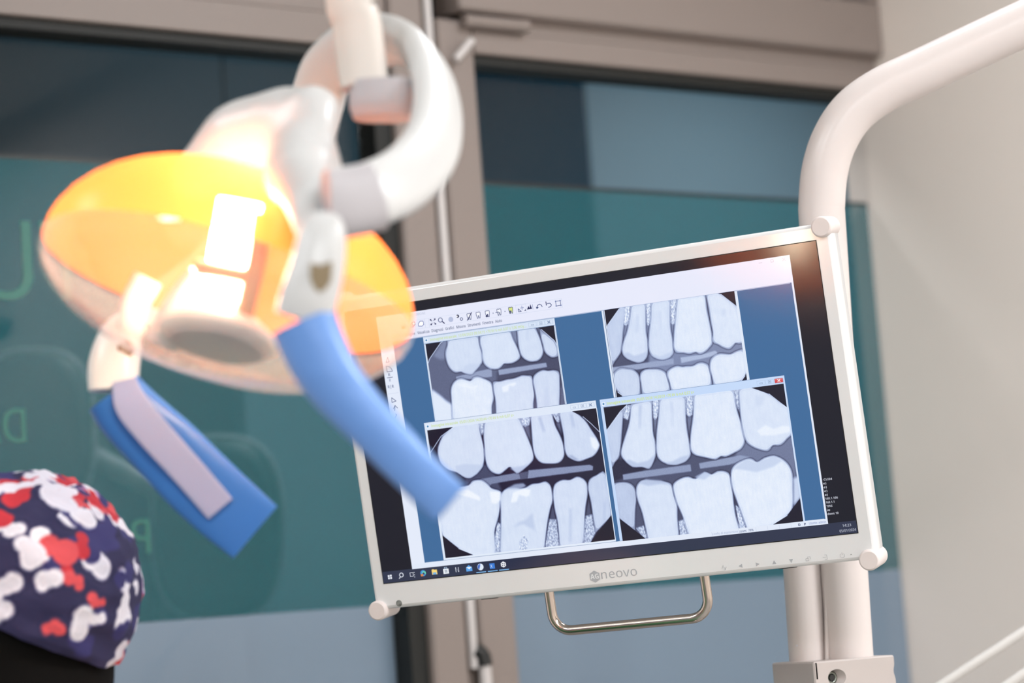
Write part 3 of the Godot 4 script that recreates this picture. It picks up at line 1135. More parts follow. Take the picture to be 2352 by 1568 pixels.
func glazed_wall() -> void:
	var zf := -2.872      # front of the frames
	var zg := -2.915      # glass
	# left light: fixed pane with film and lettering
	var a := setting("window_1", "large fixed glass light with teal film band and reversed lettering")
	part("frame", span(0.62, 0.70, 0.0, 2.62, -2.95, zf), M.frame_paint, a)
	part("frame", span(0.70, 1.972, 2.078, 2.126, -2.95, zf), M.frame_paint, a)
	part("frame", span(0.70, 1.972, 2.1262, 2.172, -2.95, zf - 0.004), M.frame_paint, a)
	part("frame", span(0.70, 1.972, 0.0, 0.10, -2.95, zf), M.frame_paint, a)
	part("gasket", span(0.70, 1.972, 2.062, 2.080, -2.93, zf - 0.010), M.rubber, a)
	part("gasket", span(1.944, 1.974, 0.10, 2.062, -2.93, zf - 0.010), M.rubber, a)
	part("glass_pane", span(0.70, 1.944, 0.10, 2.062, zg - 0.008, zg, 0.0004), M.window_glass, a)
	part("teal_film", span(0.70, 1.944, 1.27, 1.895, zg - 0.0095, zg - 0.0085, 0.0002), M.teal_film, a)
	part("film_edge", span(0.70, 1.944, 1.895, 1.901, zg - 0.0095, zg - 0.0085, 0.0002), M.film_edge, a)
	part("frosted_film", span(0.70, 1.944, 0.10, 1.2695, zg - 0.0095, zg - 0.0085, 0.0002), M.frosted_film, a)
	# lettering, readable from the corridor side
	for q in [["TU", Vector3(1.497, 1.757, 0), 0.105], ["DA", Vector3(1.392, 1.537, 0), 0.044], ["P", Vector3(1.566, 1.384, 0), 0.046]]:
		var t := text_mesh(q[0], q[2], 0.0008)
		t.horizontal_alignment = HORIZONTAL_ALIGNMENT_LEFT
		var o := part("lettering", t, M.letter_green, a, true)
		o.rotation.y = PI
		o.position = Vector3(q[1].x, q[1].y, zg - 0.0078)
	# mullion between the two lights
	var m := setting("trim_1", "taupe metal mullion between the two glass lights")
	part("profile", span(1.9735, 2.034, 0.0, 2.62, -2.95, zf + 0.004, 0.004), M.frame_paint, m)
	part("profile", span(2.0345, 2.060, 0.0, 2.62, -2.95, zf - 0.014, 0.002), M.frame_paint, m)
	part("profile", span(2.0605, 2.127, 0.0, 2.135, -2.95, zf, 0.004), M.frame_paint, m)
	# right light
	var b := setting("window_2", "glass light with teal film between the mullion and the plain wall")
	part("frame", span(2.127, 2.985, 2.086, 2.122, -2.95, zf), M.frame_paint, b)
	part("frame", span(2.127, 2.985, 2.1222, 2.160, -2.95, zf - 0.003), M.frame_paint, b)
	part("frame", span(2.127, 2.985, 0.0, 0.10, -2.95, zf), M.frame_paint, b)
	part("gasket", span(2.127, 2.985, 2.070, 2.088, -2.93, zf - 0.010), M.rubber, b)
	part("glass_pane", span(2.127, 2.983, 0.10, 2.070, zg - 0.008, zg, 0.0004), M.window_glass, b)
	part("teal_film", span(2.127, 2.983, 1.27, 1.895, zg - 0.0095, zg - 0.0085, 0.0002), M.teal_film, b)
	part("film_edge", span(2.127, 2.983, 1.895, 1.901, zg - 0.0095, zg - 0.0085, 0.0002), M.film_edge, b)
	part("frosted_film", span(2.127, 2.983, 0.10, 1.2695, zg - 0.0095, zg - 0.0085, 0.0002), M.frosted_film, b)
	# opening lights above
	var s := setting("window_3", "taupe bottom-hung transom sash above the glass light beside the plain wall")
	part("sash", span(2.090, 2.983, 2.145, 2.236, -2.92, zf + 0.022, 0.004), M.frame_paint, s)
	part("sash", span(2.090, 2.170, 2.2365, 2.60, -2.92, zf + 0.022, 0.004), M.frame_paint, s)
	part("sash", span(2.958, 2.983, 2.2365, 2.60, -2.92, zf + 0.022, 0.004), M.frame_paint, s)
	part("glass_pane", span(2.170, 2.958, 2.2365, 2.60, -2.905, -2.899, 0.0004), M.window_glass, s)
	part("hinge", tube([Vector3(2.102, 2.131, zf + 0.012), Vector3(2.222, 2.131, zf + 0.012)], 0.010, 16), M.frame_paint, s)
	var s2 := setting("window_4", "taupe transom sash above the lettered glass light")
	part("sash", span(0.70, 1.970, 2.180, 2.270, -2.92, zf + 0.018, 0.004), M.frame_paint, s2)
	part("sash", span(0.70, 0.78, 2.2705, 2.60, -2.92, zf + 0.018, 0.004), M.frame_paint, s2)
	part("sash", span(1.890, 1.970, 2.2705, 2.60, -2.92, zf + 0.018, 0.004), M.frame_paint, s2)
	part("glass_pane", span(0.78, 1.890, 2.2705, 2.60, -2.905, -2.899, 0.0004), M.window_glass, s2)
	# rod that opens the transom
	var r := thing("transom_opener", "slim white opener rod with black capped lever on the mullion", "window opener", Vector3(2.047, 1.10, -2.872))
	part("rod", tube([Vector3(2.046, 1.17, -2.874), Vector3(2.046, 2.55, -2.874)], 0.0072, 16), M.rod_white, r)
	part("lever", tube([Vector3(2.060, 1.06, -2.866), Vector3(2.060, 1.172, -2.866)], 0.009, 16), M.rod_white, r)
	part("cap", tube(smooth([Vector3(2.060, 1.172, -2.866), Vector3(2.058, 1.188, -2.868), Vector3(2.050, 1.196, -2.872)], 5), 0.0115, 16), M.black_plastic, r)
	part("link", tube([Vector3(2.079, 2.068, -2.856), Vector3(2.112, 2.100, -2.856)], 0.006, 14), M.rod_white, r)


func corridor() -> void:
	var w := setting("wall_corridor", "grey blue corridor wall seen through the glass")
	part("plaster", span(-2.3, 4.7, 0.0, 2.75, -5.0, -4.6), M.corridor_wall, w)
	part("plaster", span(4.6, 4.7, 0.0, 2.75, -4.6, -2.97), M.corridor_wall, w)
	part("plaster", span(3.085, 4.6, 0.0, 2.75, -2.97, -2.87), M.corridor_wall, w)
	part("light_baffle", span(0.62, 3.085, 2.21, 2.75, -3.12, -2.972), M.cabinet_grey, w)  # added box out of view, keeps corridor light off the plain wall
	var d := setting("door_1", "dark blue green door in the corridor wall")
	part("leaf", span(2.98, 3.71, 0.01, 2.70, -4.60, -4.56, 0.004), M.dark_door, d)
	part("handle", tube([Vector3(3.05, 1.0, -4.54), Vector3(3.17, 1.0, -4.54)], 0.01, 12), M.steel, d)
	var k := thing("tall_cabinet", "tall dark cabinet in the corridor behind the lettered glass", "cabinet", Vector3(1.2, 0, -4.3))
	part("body", span(0.3, 2.98, 0.0, 2.70, -4.60, -4.18, 0.004), M.cabinet_grey, k)
	for j in 5:
		part("door", span(0.305 + j * 0.536, 0.837 + j * 0.536, 0.06, 2.68, -4.18, -4.162, 0.002), M.cabinet_grey, k)
	var lc := thing("reflection_block", "pale added block before the tall dark cabinet, standing in for a reflection on the film", "cabinet", Vector3(2.55, 0, -4.0))  # added pale block, imitates a reflection that lightens the film
	part("body", span(2.22, 2.94, 0.0, 1.82, -4.155, -3.80, 0.006), M.corridor_wall, lc)
	for x in [2.225, 2.585]:
		part("door", span(x, x + 0.35, 0.06, 1.80, -3.80, -3.782, 0.003), M.corridor_wall, lc)
	# dental chair in the next surgery, glimpsed through the film
	var hd := at(80, 990, 3.95)
	var bk := at(500, 1215, 4.0)
	var ch := thing("dental_chair", "dental chair with rounded headrest seen dimly through the teal film", "dental chair", Vector3(bk.x, 0, bk.z))
	var cushion := func(c: Vector3, hw: float, hh: float) -> ArrayMesh:
		var rings := []
		for q in [[-0.03, 0.86], [-0.02, 0.97], [0.0, 1.0], [0.02, 0.97], [0.03, 0.86]]:
			rings.append(oval(c - FWD * q[0], RIGHT * hw * q[1], UPV * hh * q[1], 40, 2.8))
		return loft(rings)
	part("headrest", cushion.call(hd, 0.095, 0.13), M.chair_green, ch)
	part("backrest", cushion.call(bk, 0.105, 0.15), M.chair_green, ch)
	for q in [[hd, 0.097, 0.132], [bk, 0.107, 0.152]]:
		var loop := Array(oval(q[0], RIGHT * q[1], UPV * q[2], 48, 2.8))
		loop.append(loop[0])
		part("piping", tube(loop, 0.006, 8), M.chair_piping, ch)
	part("neck_bar", tube(smooth([hd + FWD * 0.05, (hd + bk) / 2 + FWD * 0.08, bk + FWD * 0.05], 6), 0.018, 12), M.chair_piping, ch)
	part("seat", box(Vector3(bk.x, 0.55, bk.z + 0.02), Vector3(0.24, 0.05, 0.22), 0.03), M.chair_green, ch)
	part("column", tube([Vector3(bk.x, 0.04, bk.z), Vector3(bk.x, 0.5, bk.z)], 0.09, 24), M.chair_piping, ch)
	part("back_bar", tube([Vector3(bk.x, 0.55, bk.z) + FWD * 0.06, bk + FWD * 0.05], 0.025, 12), M.chair_piping, ch)
	part("base", box(Vector3(bk.x, 0.02, bk.z), Vector3(0.22, 0.02, 0.22), 0.01), M.chair_piping, ch)


func rounded(hx: float, hy: float, r: float, z: float, n := 6) -> PackedVector3Array:
	var out := PackedVector3Array()
	for q in [[1, 1, 0.0], [-1, 1, PI / 2], [-1, -1, PI], [1, -1, PI * 1.5]]:
		for k in n + 1:
			var t: float = q[2] + PI / 2 * k / n
			out.append(Vector3(q[0] * (hx - r) + cos(t) * r, q[1] * (hy - r) + sin(t) * r, z))
	return out


func shifted(ring_pts: PackedVector3Array, o: Vector3) -> PackedVector3Array:
	for k in ring_pts.size():
		ring_pts[k] += o
	return ring_pts


func monitor() -> void:
	# axes: x along the screen, y up it, z out of it; origin at the middle of the picture
	var o := thing("monitor", "white medical monitor showing four dental radiographs on its screen", "monitor")
	o.transform = Transform3D(Basis(Vector3(0.52624476, 0.02390588, 0.84999704), Vector3(-0.121364, 0.9914827, 0.047253), Vector3(-0.8416277, -0.1280256, 0.5246639)).orthonormalized(), Vector3(1.42542953, 1.42356757, -1.78157536))
	var mid := Vector3(0.0007, -0.0052, 0)
	var hx := 0.2522
	var hy := 0.1546
	var rings := []
	for q in [[-0.032, 0.004], [-0.0305, 0.0015], [-0.028, 0.0], [-0.004, 0.0], [-0.0022, 0.0006], [-0.0008, 0.0018], [0.0, 0.0036]]:
		rings.append(shifted(rounded(hx - q[1], hy - q[1], 0.010, q[0]), mid))
	part("housing", loft(rings), M.bezel_white, o, true)
	rings = []
	for q in [[-0.058, 0.05], [-0.055, 0.04], [-0.0315, 0.03]]:
		rings.append(shifted(rounded(hx - q[1] - 0.02, hy - q[1], 0.02, q[0]), mid))
	part("rear_cover", loft(rings), M.bezel_white, o, true)
	part("screen_border", box(Vector3(0, 0, 0.00012), Vector3(0.23895, 0.13485, 0.0001), 0.00001), M.black_plastic, o, true)
	var glow := StandardMaterial3D.new()
	glow.resource_name = "screen_print"
	glow.albedo_color = Color(0.01, 0.01, 0.012)
	glow.roughness = 0.12
	glow.metallic_specular = 0.62
	glow.emission_enabled = true
	glow.emission = Color.BLACK
	glow.emission_texture = paint_screen()
	glow.emission_energy_multiplier = 0.90
	var st := SurfaceTool.new()
	st.begin(Mesh.PRIMITIVE_TRIANGLES)
	for q in [[-1, 1], [1, 1], [1, -1], [-1, 1], [1, -1], [-1, -1]]:
		st.set_normal(Vector3(0, 0, 1))
		st.set_uv(Vector2(0.5 + q[0] * 0.5, 0.5 - q[1] * 0.5))
		st.add_vertex(Vector3(q[0] * 0.2383, q[1] * 0.13405, 0.0004))
	part("screen", st.commit(), glow, o, true, "lit screen with four bitewing radiographs in program windows")
	# rubber-like bumpers at the corners
	for q in [[0.2460, 0.1457], [0.2460, -0.1598], [-0.2478, -0.1598], [-0.2478, 0.1457]]:
		part("corner_bumper", lathe(Vector3(q[0], q[1], -0.032), Vector3(0, 0, 1), [Vector2(0.0085, 0.0), Vector2(0.0097, 0.0015), Vector2(0.0097, 0.035), Vector2(0.0092, 0.0365), Vector2(0.0080, 0.0372)], 32), M.bumper_white, o, true)
	# steel grab handle
	var path := [Vector3(-0.0735, -0.150, -0.014), Vector3(-0.0735, -0.180, -0.014)]
	for k in 9:
		var t := PI + PI / 2 * k / 8.0
		path.append(Vector3(-0.0555 + cos(t) * 0.018, -0.1815 + sin(t) * 0.018, -0.014))
	for k in 9:
		var t := PI * 1.5 + PI / 2 * k / 8.0
		path.append(Vector3(0.0655 + cos(t) * 0.018, -0.1815 + sin(t) * 0.018, -0.014))
	path.append_array([Vector3(0.0835, -0.180, -0.014), Vector3(0.0835, -0.150, -0.014)])
	part("handle", tube(path, 0.0048, 24), M.steel, o, true, "brushed steel grab handle")
	# prints on the bezel
	var hexagon := []
	for k in 6:
		hexagon.append(Vector2(sin(TAU * k / 6), cos(TAU * k / 6)) * 0.0058)
	var logo := part("logo", plate(hexagon, Vector3(-0.0197, -0.1490, 0.00005), Basis.IDENTITY, 0.00012), M.print_grey, o, true)
	var ag := part("lettering", text_mesh("AG", 0.0042, 0.0001, SANS, 700), M.print_pale, logo, true)
	ag.position = Vector3(-0.0197, -0.1490, 0.00022)
	var name_print := part("lettering", text_mesh("neovo", 0.0083, 0.00012, SANS, 300), M.print_grey, o, true)
	var bb: AABB = name_print.mesh.get_aabb()
	name_print.position = Vector3(0.0048, -0.1489, 0.0001) - bb.get_center() * Vector3(1.18, 1, 0)
	name_print.scale = Vector3(1.18, 1, 1)
	var y := -0.1533
	for k in 8:
		var x := 0.1081 + k * 0.01613
		var c := Vector3(x, y, 0.00005)
		if k in [1, 2, 3, 4]:
			var turn: float = [0.0, PI / 2, -PI / 2, 0.0, PI][k]
			var tri := []
			for p in [Vector2(0, 0.0021), Vector2(-0.0019, -0.0015), Vector2(0.0019, -0.0015)]:
				tri.append(p.rotated(turn))
			part("button_mark", plate(tri, c, Basis.IDENTITY, 0.00012), M.print_grey, o, true)
		else:
			var pts := []
			if k == 7:
				for j in 15:
					var t := PI * 0.72 + TAU * 0.78 * j / 14.0
					pts.append(c + Vector3(cos(t), sin(t), 0) * 0.0021)
				part("button_mark", tube([c + Vector3(0, 0.0004, 0), c + Vector3(0, 0.0027, 0)], 0.00022, 8), M.print_grey, o, true)
			elif k == 6:
				pts = [c + Vector3(-0.0004, 0.0021, 0), c + Vector3(0.0017, 0.0021, 0), c + Vector3(0.0017, -0.0021, 0), c + Vector3(-0.0004, -0.0021, 0)]
				part("button_mark", tube([c + Vector3(-0.0022, 0, 0), c + Vector3(0.0004, 0, 0)], 0.00022, 8), M.print_grey, o, true)
			elif k == 5:
				pts = [c + Vector3(-0.0022, -0.0016, 0), c + Vector3(0.0006, -0.0016, 0), c + Vector3(0.0006, 0.0004, 0), c + Vector3(-0.0022, 0.0004, 0), c + Vector3(-0.0022, -0.0016, 0)]
				part("button_mark", tube([c + Vector3(-0.0004, 0.0004, 0), c + Vector3(-0.0004, 0.0019, 0), c + Vector3(0.0023, 0.0019, 0), c + Vector3(0.0023, -0.0004, 0)], 0.0002, 8), M.print_grey, o, true)
			else:
				pts = [c + Vector3(-0.0022, -0.0006, 0), c + Vector3(-0.0006, 0.0024, 0), c + Vector3(-0.0004, 0.0006, 0), c + Vector3(0.0006, -0.0004, 0), c + Vector3(0.0004, -0.0024, 0), c + Vector3(0.0022, 0.0006, 0)]
			part("button_mark", tube(pts, 0.0002, 8), M.print_grey, o, true)
	part("status_light", lathe(Vector3(0.2292, y, 0.0), Vector3(0, 0, 1), [Vector2(0.0004, 0), Vector2(0.0004, 0.0002)], 12), M.screw_steel, o, true)
	for rr in [0.0029, 0.0021, 0.0013, 0.0005]:
		var loop := Array(oval(Vector3(-0.2253, -0.1551, 0.00005), Vector3(rr, 0, 0), Vector3(0, rr, 0), 28))
		loop.append(loop[0])
		part("speaker_ring", tube(loop, 0.00026, 8), M.screw_steel, o, true)
	for x in [-0.135, 0.165]:
		part("rubber_foot", box(Vector3(x, -0.1602, -0.018), Vector3(0.009, 0.0012, 0.006), 0.0005), M.black_plastic, o, true)
	part("mount_plate", box(Vector3(0.13, -0.05, -0.071), Vector3(0.05, 0.05, 0.014), 0.003), M.tube_white, o, true)


func support_pole() -> void:
	var foot := at(1950, 1505, 2.42)
	var top := at(1887, 480, 2.45)
	var o := thing("support_pole", "white bent steel pole rising behind the monitor from a clamp block", "pole", Vector3(foot.x, 0, foot.z))
	var path := [foot - Vector3(0, 0.03, 0), foot.lerp(top, 0.5), foot.lerp(top, 0.8)]
	path.append_array(smooth([top, at(1893, 400, 2.45), at(1915, 325, 2.45), at(1958, 258, 2.45), at(2025, 208, 2.45), at(2120, 163, 2.45), at(2260, 97, 2.45)], 7))
	path.append(at(2800, -155, 2.45))
	part("bent_tube", tube(path, 0.0236, 36), M.tube_white, o)
	var p0 := at(1856, 1512, 2.43)
	var p1 := at(1818, 900, 2.45)
	part("upright_tube", tube([p0 - Vector3(0, 0.03, 0), p0.lerp(p1, 0.5), p1], 0.0196, 32), M.tube_white, o)
	part("pin_hole", lathe(at(1830, 1482, 2.411), -FWD, [Vector2(0.0011, 0), Vector2(0.0011, 0.0006)], 10), M.joint_grey, o)
	part("flange", box(at(1898, 1405, 2.418), Vector3(0.0022, 0.075, 0.006), 0.001, Basis(RIGHT, (top - foot).normalized(), -FWD).orthonormalized()), M.tube_white, o)
	# clamp block, turned so that its upright edge faces the viewer
	var edge := at(1868, 1520, 2.36)
	var hf := Vector3(FWD.x, 0, FWD.z).normalized()
	var hr := Vector3(-hf.z, 0, hf.x)
	var ax := hr.rotated(Vector3.UP, deg_to_rad(25))
	var az := hf.rotated(Vector3.UP, deg_to_rad(25))
	var lx := 0.094
	var lz := 0.080
	var c := edge + ax * lx / 2 + az * lz / 2
	c.y = edge.y - 0.10
	var csg := CSGCombiner3D.new()
	csg.name = "clamp_block"
	o.add_child(csg)
	csg.transform = Transform3D(Basis(ax, Vector3.UP, -az), c - o.position)
	var body := CSGMesh3D.new()
	body.name = "body"
	body.mesh = box(Vector3.ZERO, Vector3(lx / 2, 0.1, lz / 2), 0.0015)
	body.material = M.block_white
	csg.add_child(body)
	var hole := CSGCylinder3D.new()
	hole.name = "hole"
	hole.operation = CSGShape3D.OPERATION_SUBTRACTION
	hole.radius = 0.0082
	hole.height = 0.05
	hole.sides = 32
	hole.material = M.block_white
	csg.add_child(hole)
	hole.rotation = Vector3(PI / 2, 0, deg_to_rad(-38))
	hole.position = Vector3(-0.0215, 0.083, lz / 2)
	var notch := CSGCylinder3D.new()
	notch.name = "notch"
	notch.operation = CSGShape3D.OPERATION_SUBTRACTION
	notch.radius = 0.012
	notch.height = 0.1
	notch.sides = 32
	notch.material = M.block_white
	csg.add_child(notch)
	notch.rotation = Vector3(PI / 2, 0, 0)
	notch.position = Vector3(lx / 2 + 0.0095, 0.084, lz / 2)
	var slot := CSGBox3D.new()
	slot.name = "slot"
	slot.operation = CSGShape3D.OPERATION_SUBTRACTION
	slot.size = Vector3(0.0016, 0.016, 0.01)
	slot.material = M.black_plastic
	csg.add_child(slot)
	slot.position = Vector3(-lx / 2 + 0.003, 0.091, lz / 2)
	var bx := Basis(ax, Vector3.UP, -az)
	var dirn := bx * (Basis.from_euler(Vector3(0, 0, deg_to_rad(-38))) * Basis.from_euler(Vector3(PI / 2, 0, 0)) * Vector3.UP)
	var sc := c + bx * Vector3(-0.0235, 0.083, lz / 2 - 0.012)
	part("screw", lathe(sc, bx * Vector3(0, 0, 1), [Vector2(0.0066, 0), Vector2(0.0066, 0.005), Vector2(0.0058, 0.0058), Vector2(0.0036, 0.0058), Vector2(0.0034, 0.003)], 24), M.screw_steel, o)
	part("screw_socket", lathe(sc, bx * Vector3(0, 0, 1), [Vector2(0.0033, 0.0030), Vector2(0.0033, 0.0062)], 6), M.black_plastic, o)
	# the column below, out of view
	part("column", tube([Vector3(c.x, 0.03, c.z), Vector3(c.x, c.y - 0.098, c.z)], 0.034, 28), M.tube_white, o)
	part("base_plate", lathe(Vector3(c.x, 0.0, c.z), Vector3.UP, [Vector2(0.22, 0), Vector2(0.22, 0.02), Vector2(0.2, 0.03)], 40), M.block_white, o)


func lamp() -> void:
	var a := cv(0.499, -0.22, -0.838).normalized()
	var w := cv(0.85, 0.312, 0.424)
	w = (w - a * a.dot(w)).normalized()
	var d := a.cross(w)
	if d.dot(UPV) > 0:
		d = -d
	var c := at(528, 655, 1.6)
	var ra := 0.09
	var rw := 0.128
	var o := thing("operating_lamp", "white dental operating lamp, lit, with glowing amber reflector and two sleeved handles", "dental lamp", c)
	# reflector: a thin bowl of amber dichroic glass
	var rings := []
	for k in 13:
		var t := PI / 2 * k / 12.0
		rings.append(oval(c - d * 0.078 * sin(t), a * ra * maxf(cos(t), 0.01), w * rw * maxf(cos(t), 0.01), 56, 2.2))
	part("reflector", loft(rings, false), M.amber_reflector, o)
	rings = []
	for k in 13:
		var t := PI / 2 * k / 12.0
		rings.append(oval(c + d * (0.001 + 0.06 * sin(t)), a * (ra + 0.002) * maxf(cos(t), 0.01), w * (rw + 0.002) * maxf(cos(t), 0.01), 56, 2.2))
	part("clear_shield", loft(rings, false), M.clear_shield, o)
	# bulb and its holder
	var bc := at(538, 545, 1.575)
	var down := (at(520, 640, 1.575) - at(545, 500, 1.575)).normalized()
	part("bulb", tube([bc - down * 0.024, bc - down * 0.02, bc + down * 0.042, bc + down * 0.046], 0.0145, 24), M.bulb_glow, o)
	var l := OmniLight3D.new()
	l.name = "bulb_lamp"
	l.light_energy = 0.007
	l.light_color = Color(1.0, 0.86, 0.66)
	l.light_size = 0.012
	l.omni_range = 8.0
	l.omni_attenuation = 2.0
	l.shadow_enabled = true
	o.add_child(l)
	l.position = bc - down * 0.016 - c
	part("bulb_bracket", tube([at(606, 490, 1.555), at(590, 600, 1.555), at(556, 740, 1.56)], 0.0065, 16), M.bronze, o)
	part("bulb_bracket", tube([at(452, 612, 1.56), at(590, 640, 1.558)], 0.0055, 16), M.bronze, o)
	var cup := at(495, 765, 1.585)
	part("bulb_cup", lathe(at(520, 700, 1.58), d, [Vector2(0.012, -0.004), Vector2(0.02, 0.006), Vector2(0.036, 0.018), Vector2(0.040, 0.024), Vector2(0.034, 0.027)], 36), M.lamp_white, o)
	part("cup_cap", lathe(at(520, 700, 1.58), d, [Vector2(0.033, 0.0272), Vector2(0.031, 0.030)], 36), M.joint_grey, o)
	part("frame_rib", tube(smooth([at(470, 640, 1.58), at(420, 700, 1.585), at(370, 790, 1.59)], 5), 0.006, 12, a, 0.012), M.lamp_white, o)
	part("frame_rib", tube(smooth([at(340, 640, 1.60), at(310, 700, 1.60), at(300, 760, 1.60)], 5), 0.005, 12, a, 0.010), M.lamp_white, o)
	# white shell over the back
	var px := 1.6 / FOCAL
	var bones := []
	for q in [[450, 405, 1.66, 545, 335, 1.65, 62, 82], [560, 330, 1.65, 670, 300, 1.63, 78, 78], [600, 300, 1.64, 716, 245, 1.60, 60, 26], [716, 245, 1.60, 738, 250, 1.60, 26, 16], [738, 250, 1.60, 742, 380, 1.57, 16, 20], [670, 300, 1.63, 690, 400, 1.57, 76, 62], [690, 400, 1.57, 742, 450, 1.50, 62, 38], [690, 410, 1.55, 706, 520, 1.475, 50, 30]]:
		bones.append([at(q[0], q[1], q[2]), at(q[3], q[4], q[5]), q[6] * px, q[7] * px])
	part("shell", bones_mesh(bones, 0.005, 0.022), M.lamp_white, o)
	# yoke that carries the head
	var loop := smooth([at(762, 462, 1.475), at(850, 448, 1.485), at(938, 402, 1.52), at(995, 325, 1.57), at(1004, 225, 1.62), at(972, 130, 1.66), at(900, 92, 1.70), at(815, 108, 1.74), at(752, 165, 1.78), at(726, 240, 1.80), at(700, 320, 1.80), at(640, 420, 1.80), at(560, 540, 1.79), at(470, 640, 1.78), at(330, 740, 1.765)], 8)
	var wide := cv(0.61, 0.78, 0.16)
	part("yoke", tube(loop, 0.0205, 28, wide, 0.0105, 2.6), M.lamp_white, o)
	part("joint", tube(smooth([at(748, 470, 1.468), at(790, 468, 1.472), at(862, 452, 1.482)], 5), 0.0212, 28, wide, 0.0130, 2.6), M.joint_grey, o)
	# post from the arm above, ending in a pivot
	var pt := [at(850, -700, 1.66), at(806, -60, 1.645), at(820, 60, 1.643), at(838, 200, 1.64)]
	var prow := []
	for k in pt.size():
		prow.append([pt[k], [0.018, 0.0172, 0.0168, 0.0168][k], 0.016])
	part("post", strip(rows_of(prow), RIGHT, 32, 3.2), M.post_white, o)
	part("pivot", strip(rows_of([[at(880, 192, 1.64), 0.0238, 0.02], [at(882, 245, 1.638), 0.0235, 0.0195], [at(882, 272, 1.637), 0.021, 0.016]]), RIGHT, 32, 2.6), M.joint_grey, o)
	part("pivot_pin", tube([at(900, 225, 1.625), at(925, 232, 1.70)], 0.009, 16), M.post_white, o)
	part("arm", tube([at(850, -700, 1.66), at(850, -700, 1.66) + Vector3(0.0, 0.30, 0), Vector3(at(850, -700, 1.66).x - 0.5, 2.72, at(850, -700, 1.66).z + 0.3)], 0.024, 20), M.post_white, o)
	# handles
	var h := strip(rows_of([[at(752, 512, 1.46), 0.010, 0.010], [at(742, 540, 1.455), 0.0145, 0.012], [at(728, 620, 1.45), 0.0165, 0.013], [at(708, 690, 1.447), 0.0175, 0.013], [at(694, 734, 1.446), 0.0165, 0.012]]), RIGHT, 28, 2.8)
	var hn := part("handle", h, M.lamp_white, o)
	var shield := []
	for p in [Vector2(-24, -34), Vector2(0, -28), Vector2(26, -38), Vector2(24, 6), Vector2(12, 26), Vector2(-4, 36), Vector2(-18, 20), Vector2(-25, 0)]:
		shield.append(Vector2(p.x, -p.y) * 1.43 / FOCAL)
	part("badge", plate(shield, at(737, 637, 1.436), Basis(RIGHT, UPV, -FWD), 0.0015), M.badge_metal, hn, false, "dull gold shield badge")
	var h2 := strip(rows_of([[at(300, 740, 1.765), 0.012, 0.010], [at(277, 780, 1.76), 0.0165, 0.012], [at(262, 840, 1.755), 0.0185, 0.013], [at(261, 896, 1.752), 0.018, 0.012]]), RIGHT, 28, 2.8)
	var hf := part("handle", h2, M.lamp_white, o)
	part("screw_cap", lathe(at(290, 800, 1.746), -FWD, [Vector2(0.0062, 0), Vector2(0.0062, 0.0012), Vector2(0.0045, 0.0014)], 20), M.bronze, hf)


# thin plastic sleeves pulled over the handles
func sleeves() -> void:
	var n1 := FastNoiseLite.new()
	n1.seed = 3
	n1.frequency = 14.0
	var base := at(712, 760, 1.447)
	var o := thing("handle_sleeve", "blue plastic sleeve over the lamp handle in front of the monitor", "sleeve", base, "lamp handle sleeves")
	var across := cv(0.77, -0.64, 0.0)
	var raw := [[at(699, 740, 1.447), 0.0205, 0.0155], [at(745, 845, 1.444), 0.0190, 0.015], [at(815, 935, 1.44), 0.0165, 0.012], [at(905, 1030, 1.436), 0.0150, 0.010], [at(985, 1110, 1.432), 0.0140, 0.0065], [at(1035, 1155, 1.43), 0.0135, 0.002]]
	part("tube", crumple(strip(rows_of(raw, 8), across, 40, 2.2), n1, 0.0012), M.sleeve_blue, o)
	base = at(262, 910, 1.752)
	o = thing("handle_sleeve", "flat blue plastic sleeve with a lilac strip hanging from the far lamp handle", "sleeve", base, "lamp handle sleeves")
	raw = [[at(262, 902, 1.752), 0.0215, 0.0135], [at(300, 950, 1.752), 0.0235, 0.011], [at(380, 1030, 1.75), 0.0255, 0.007], [at(480, 1130, 1.748), 0.0260, 0.005], [at(586, 1222, 1.746), 0.0245, 0.0015]]
	part("pouch", crumple(strip(rows_of(raw, 8), cv(0.74, -0.67, 0), 40, 2.6), n1, 0.0008), M.sleeve_deep_blue, o)
	raw = [[at(285, 872, 1.737), 0.0085, 0.0006], [at(300, 925, 1.736), 0.0120, 0.0006], [at(345, 985, 1.737), 0.0122, 0.0006], [at(430, 1080, 1.739), 0.0118, 0.0006], [at(506, 1168, 1.741), 0.0115, 0.0006]]
	part("paper_strip", strip(rows_of(raw, 8), cv(0.80, -0.60, 0), 24, 4.0), M.paper_lilac, o)


func crumple(m: ArrayMesh, n: FastNoiseLite, amount: float) -> ArrayMesh:
	var arr := m.surface_get_arrays(0)
	var v: PackedVector3Array = arr[Mesh.ARRAY_VERTEX]
	var nn: PackedVector3Array = arr[Mesh.ARRAY_NORMAL]
	for k in v.size():
		v[k] += nn[k] * n.get_noise_3dv(v[k]) * amount
	var idx: PackedInt32Array = arr[Mesh.ARRAY_INDEX] if arr[Mesh.ARRAY_INDEX] != null else PackedInt32Array(range(v.size()))
	return build(v, idx)


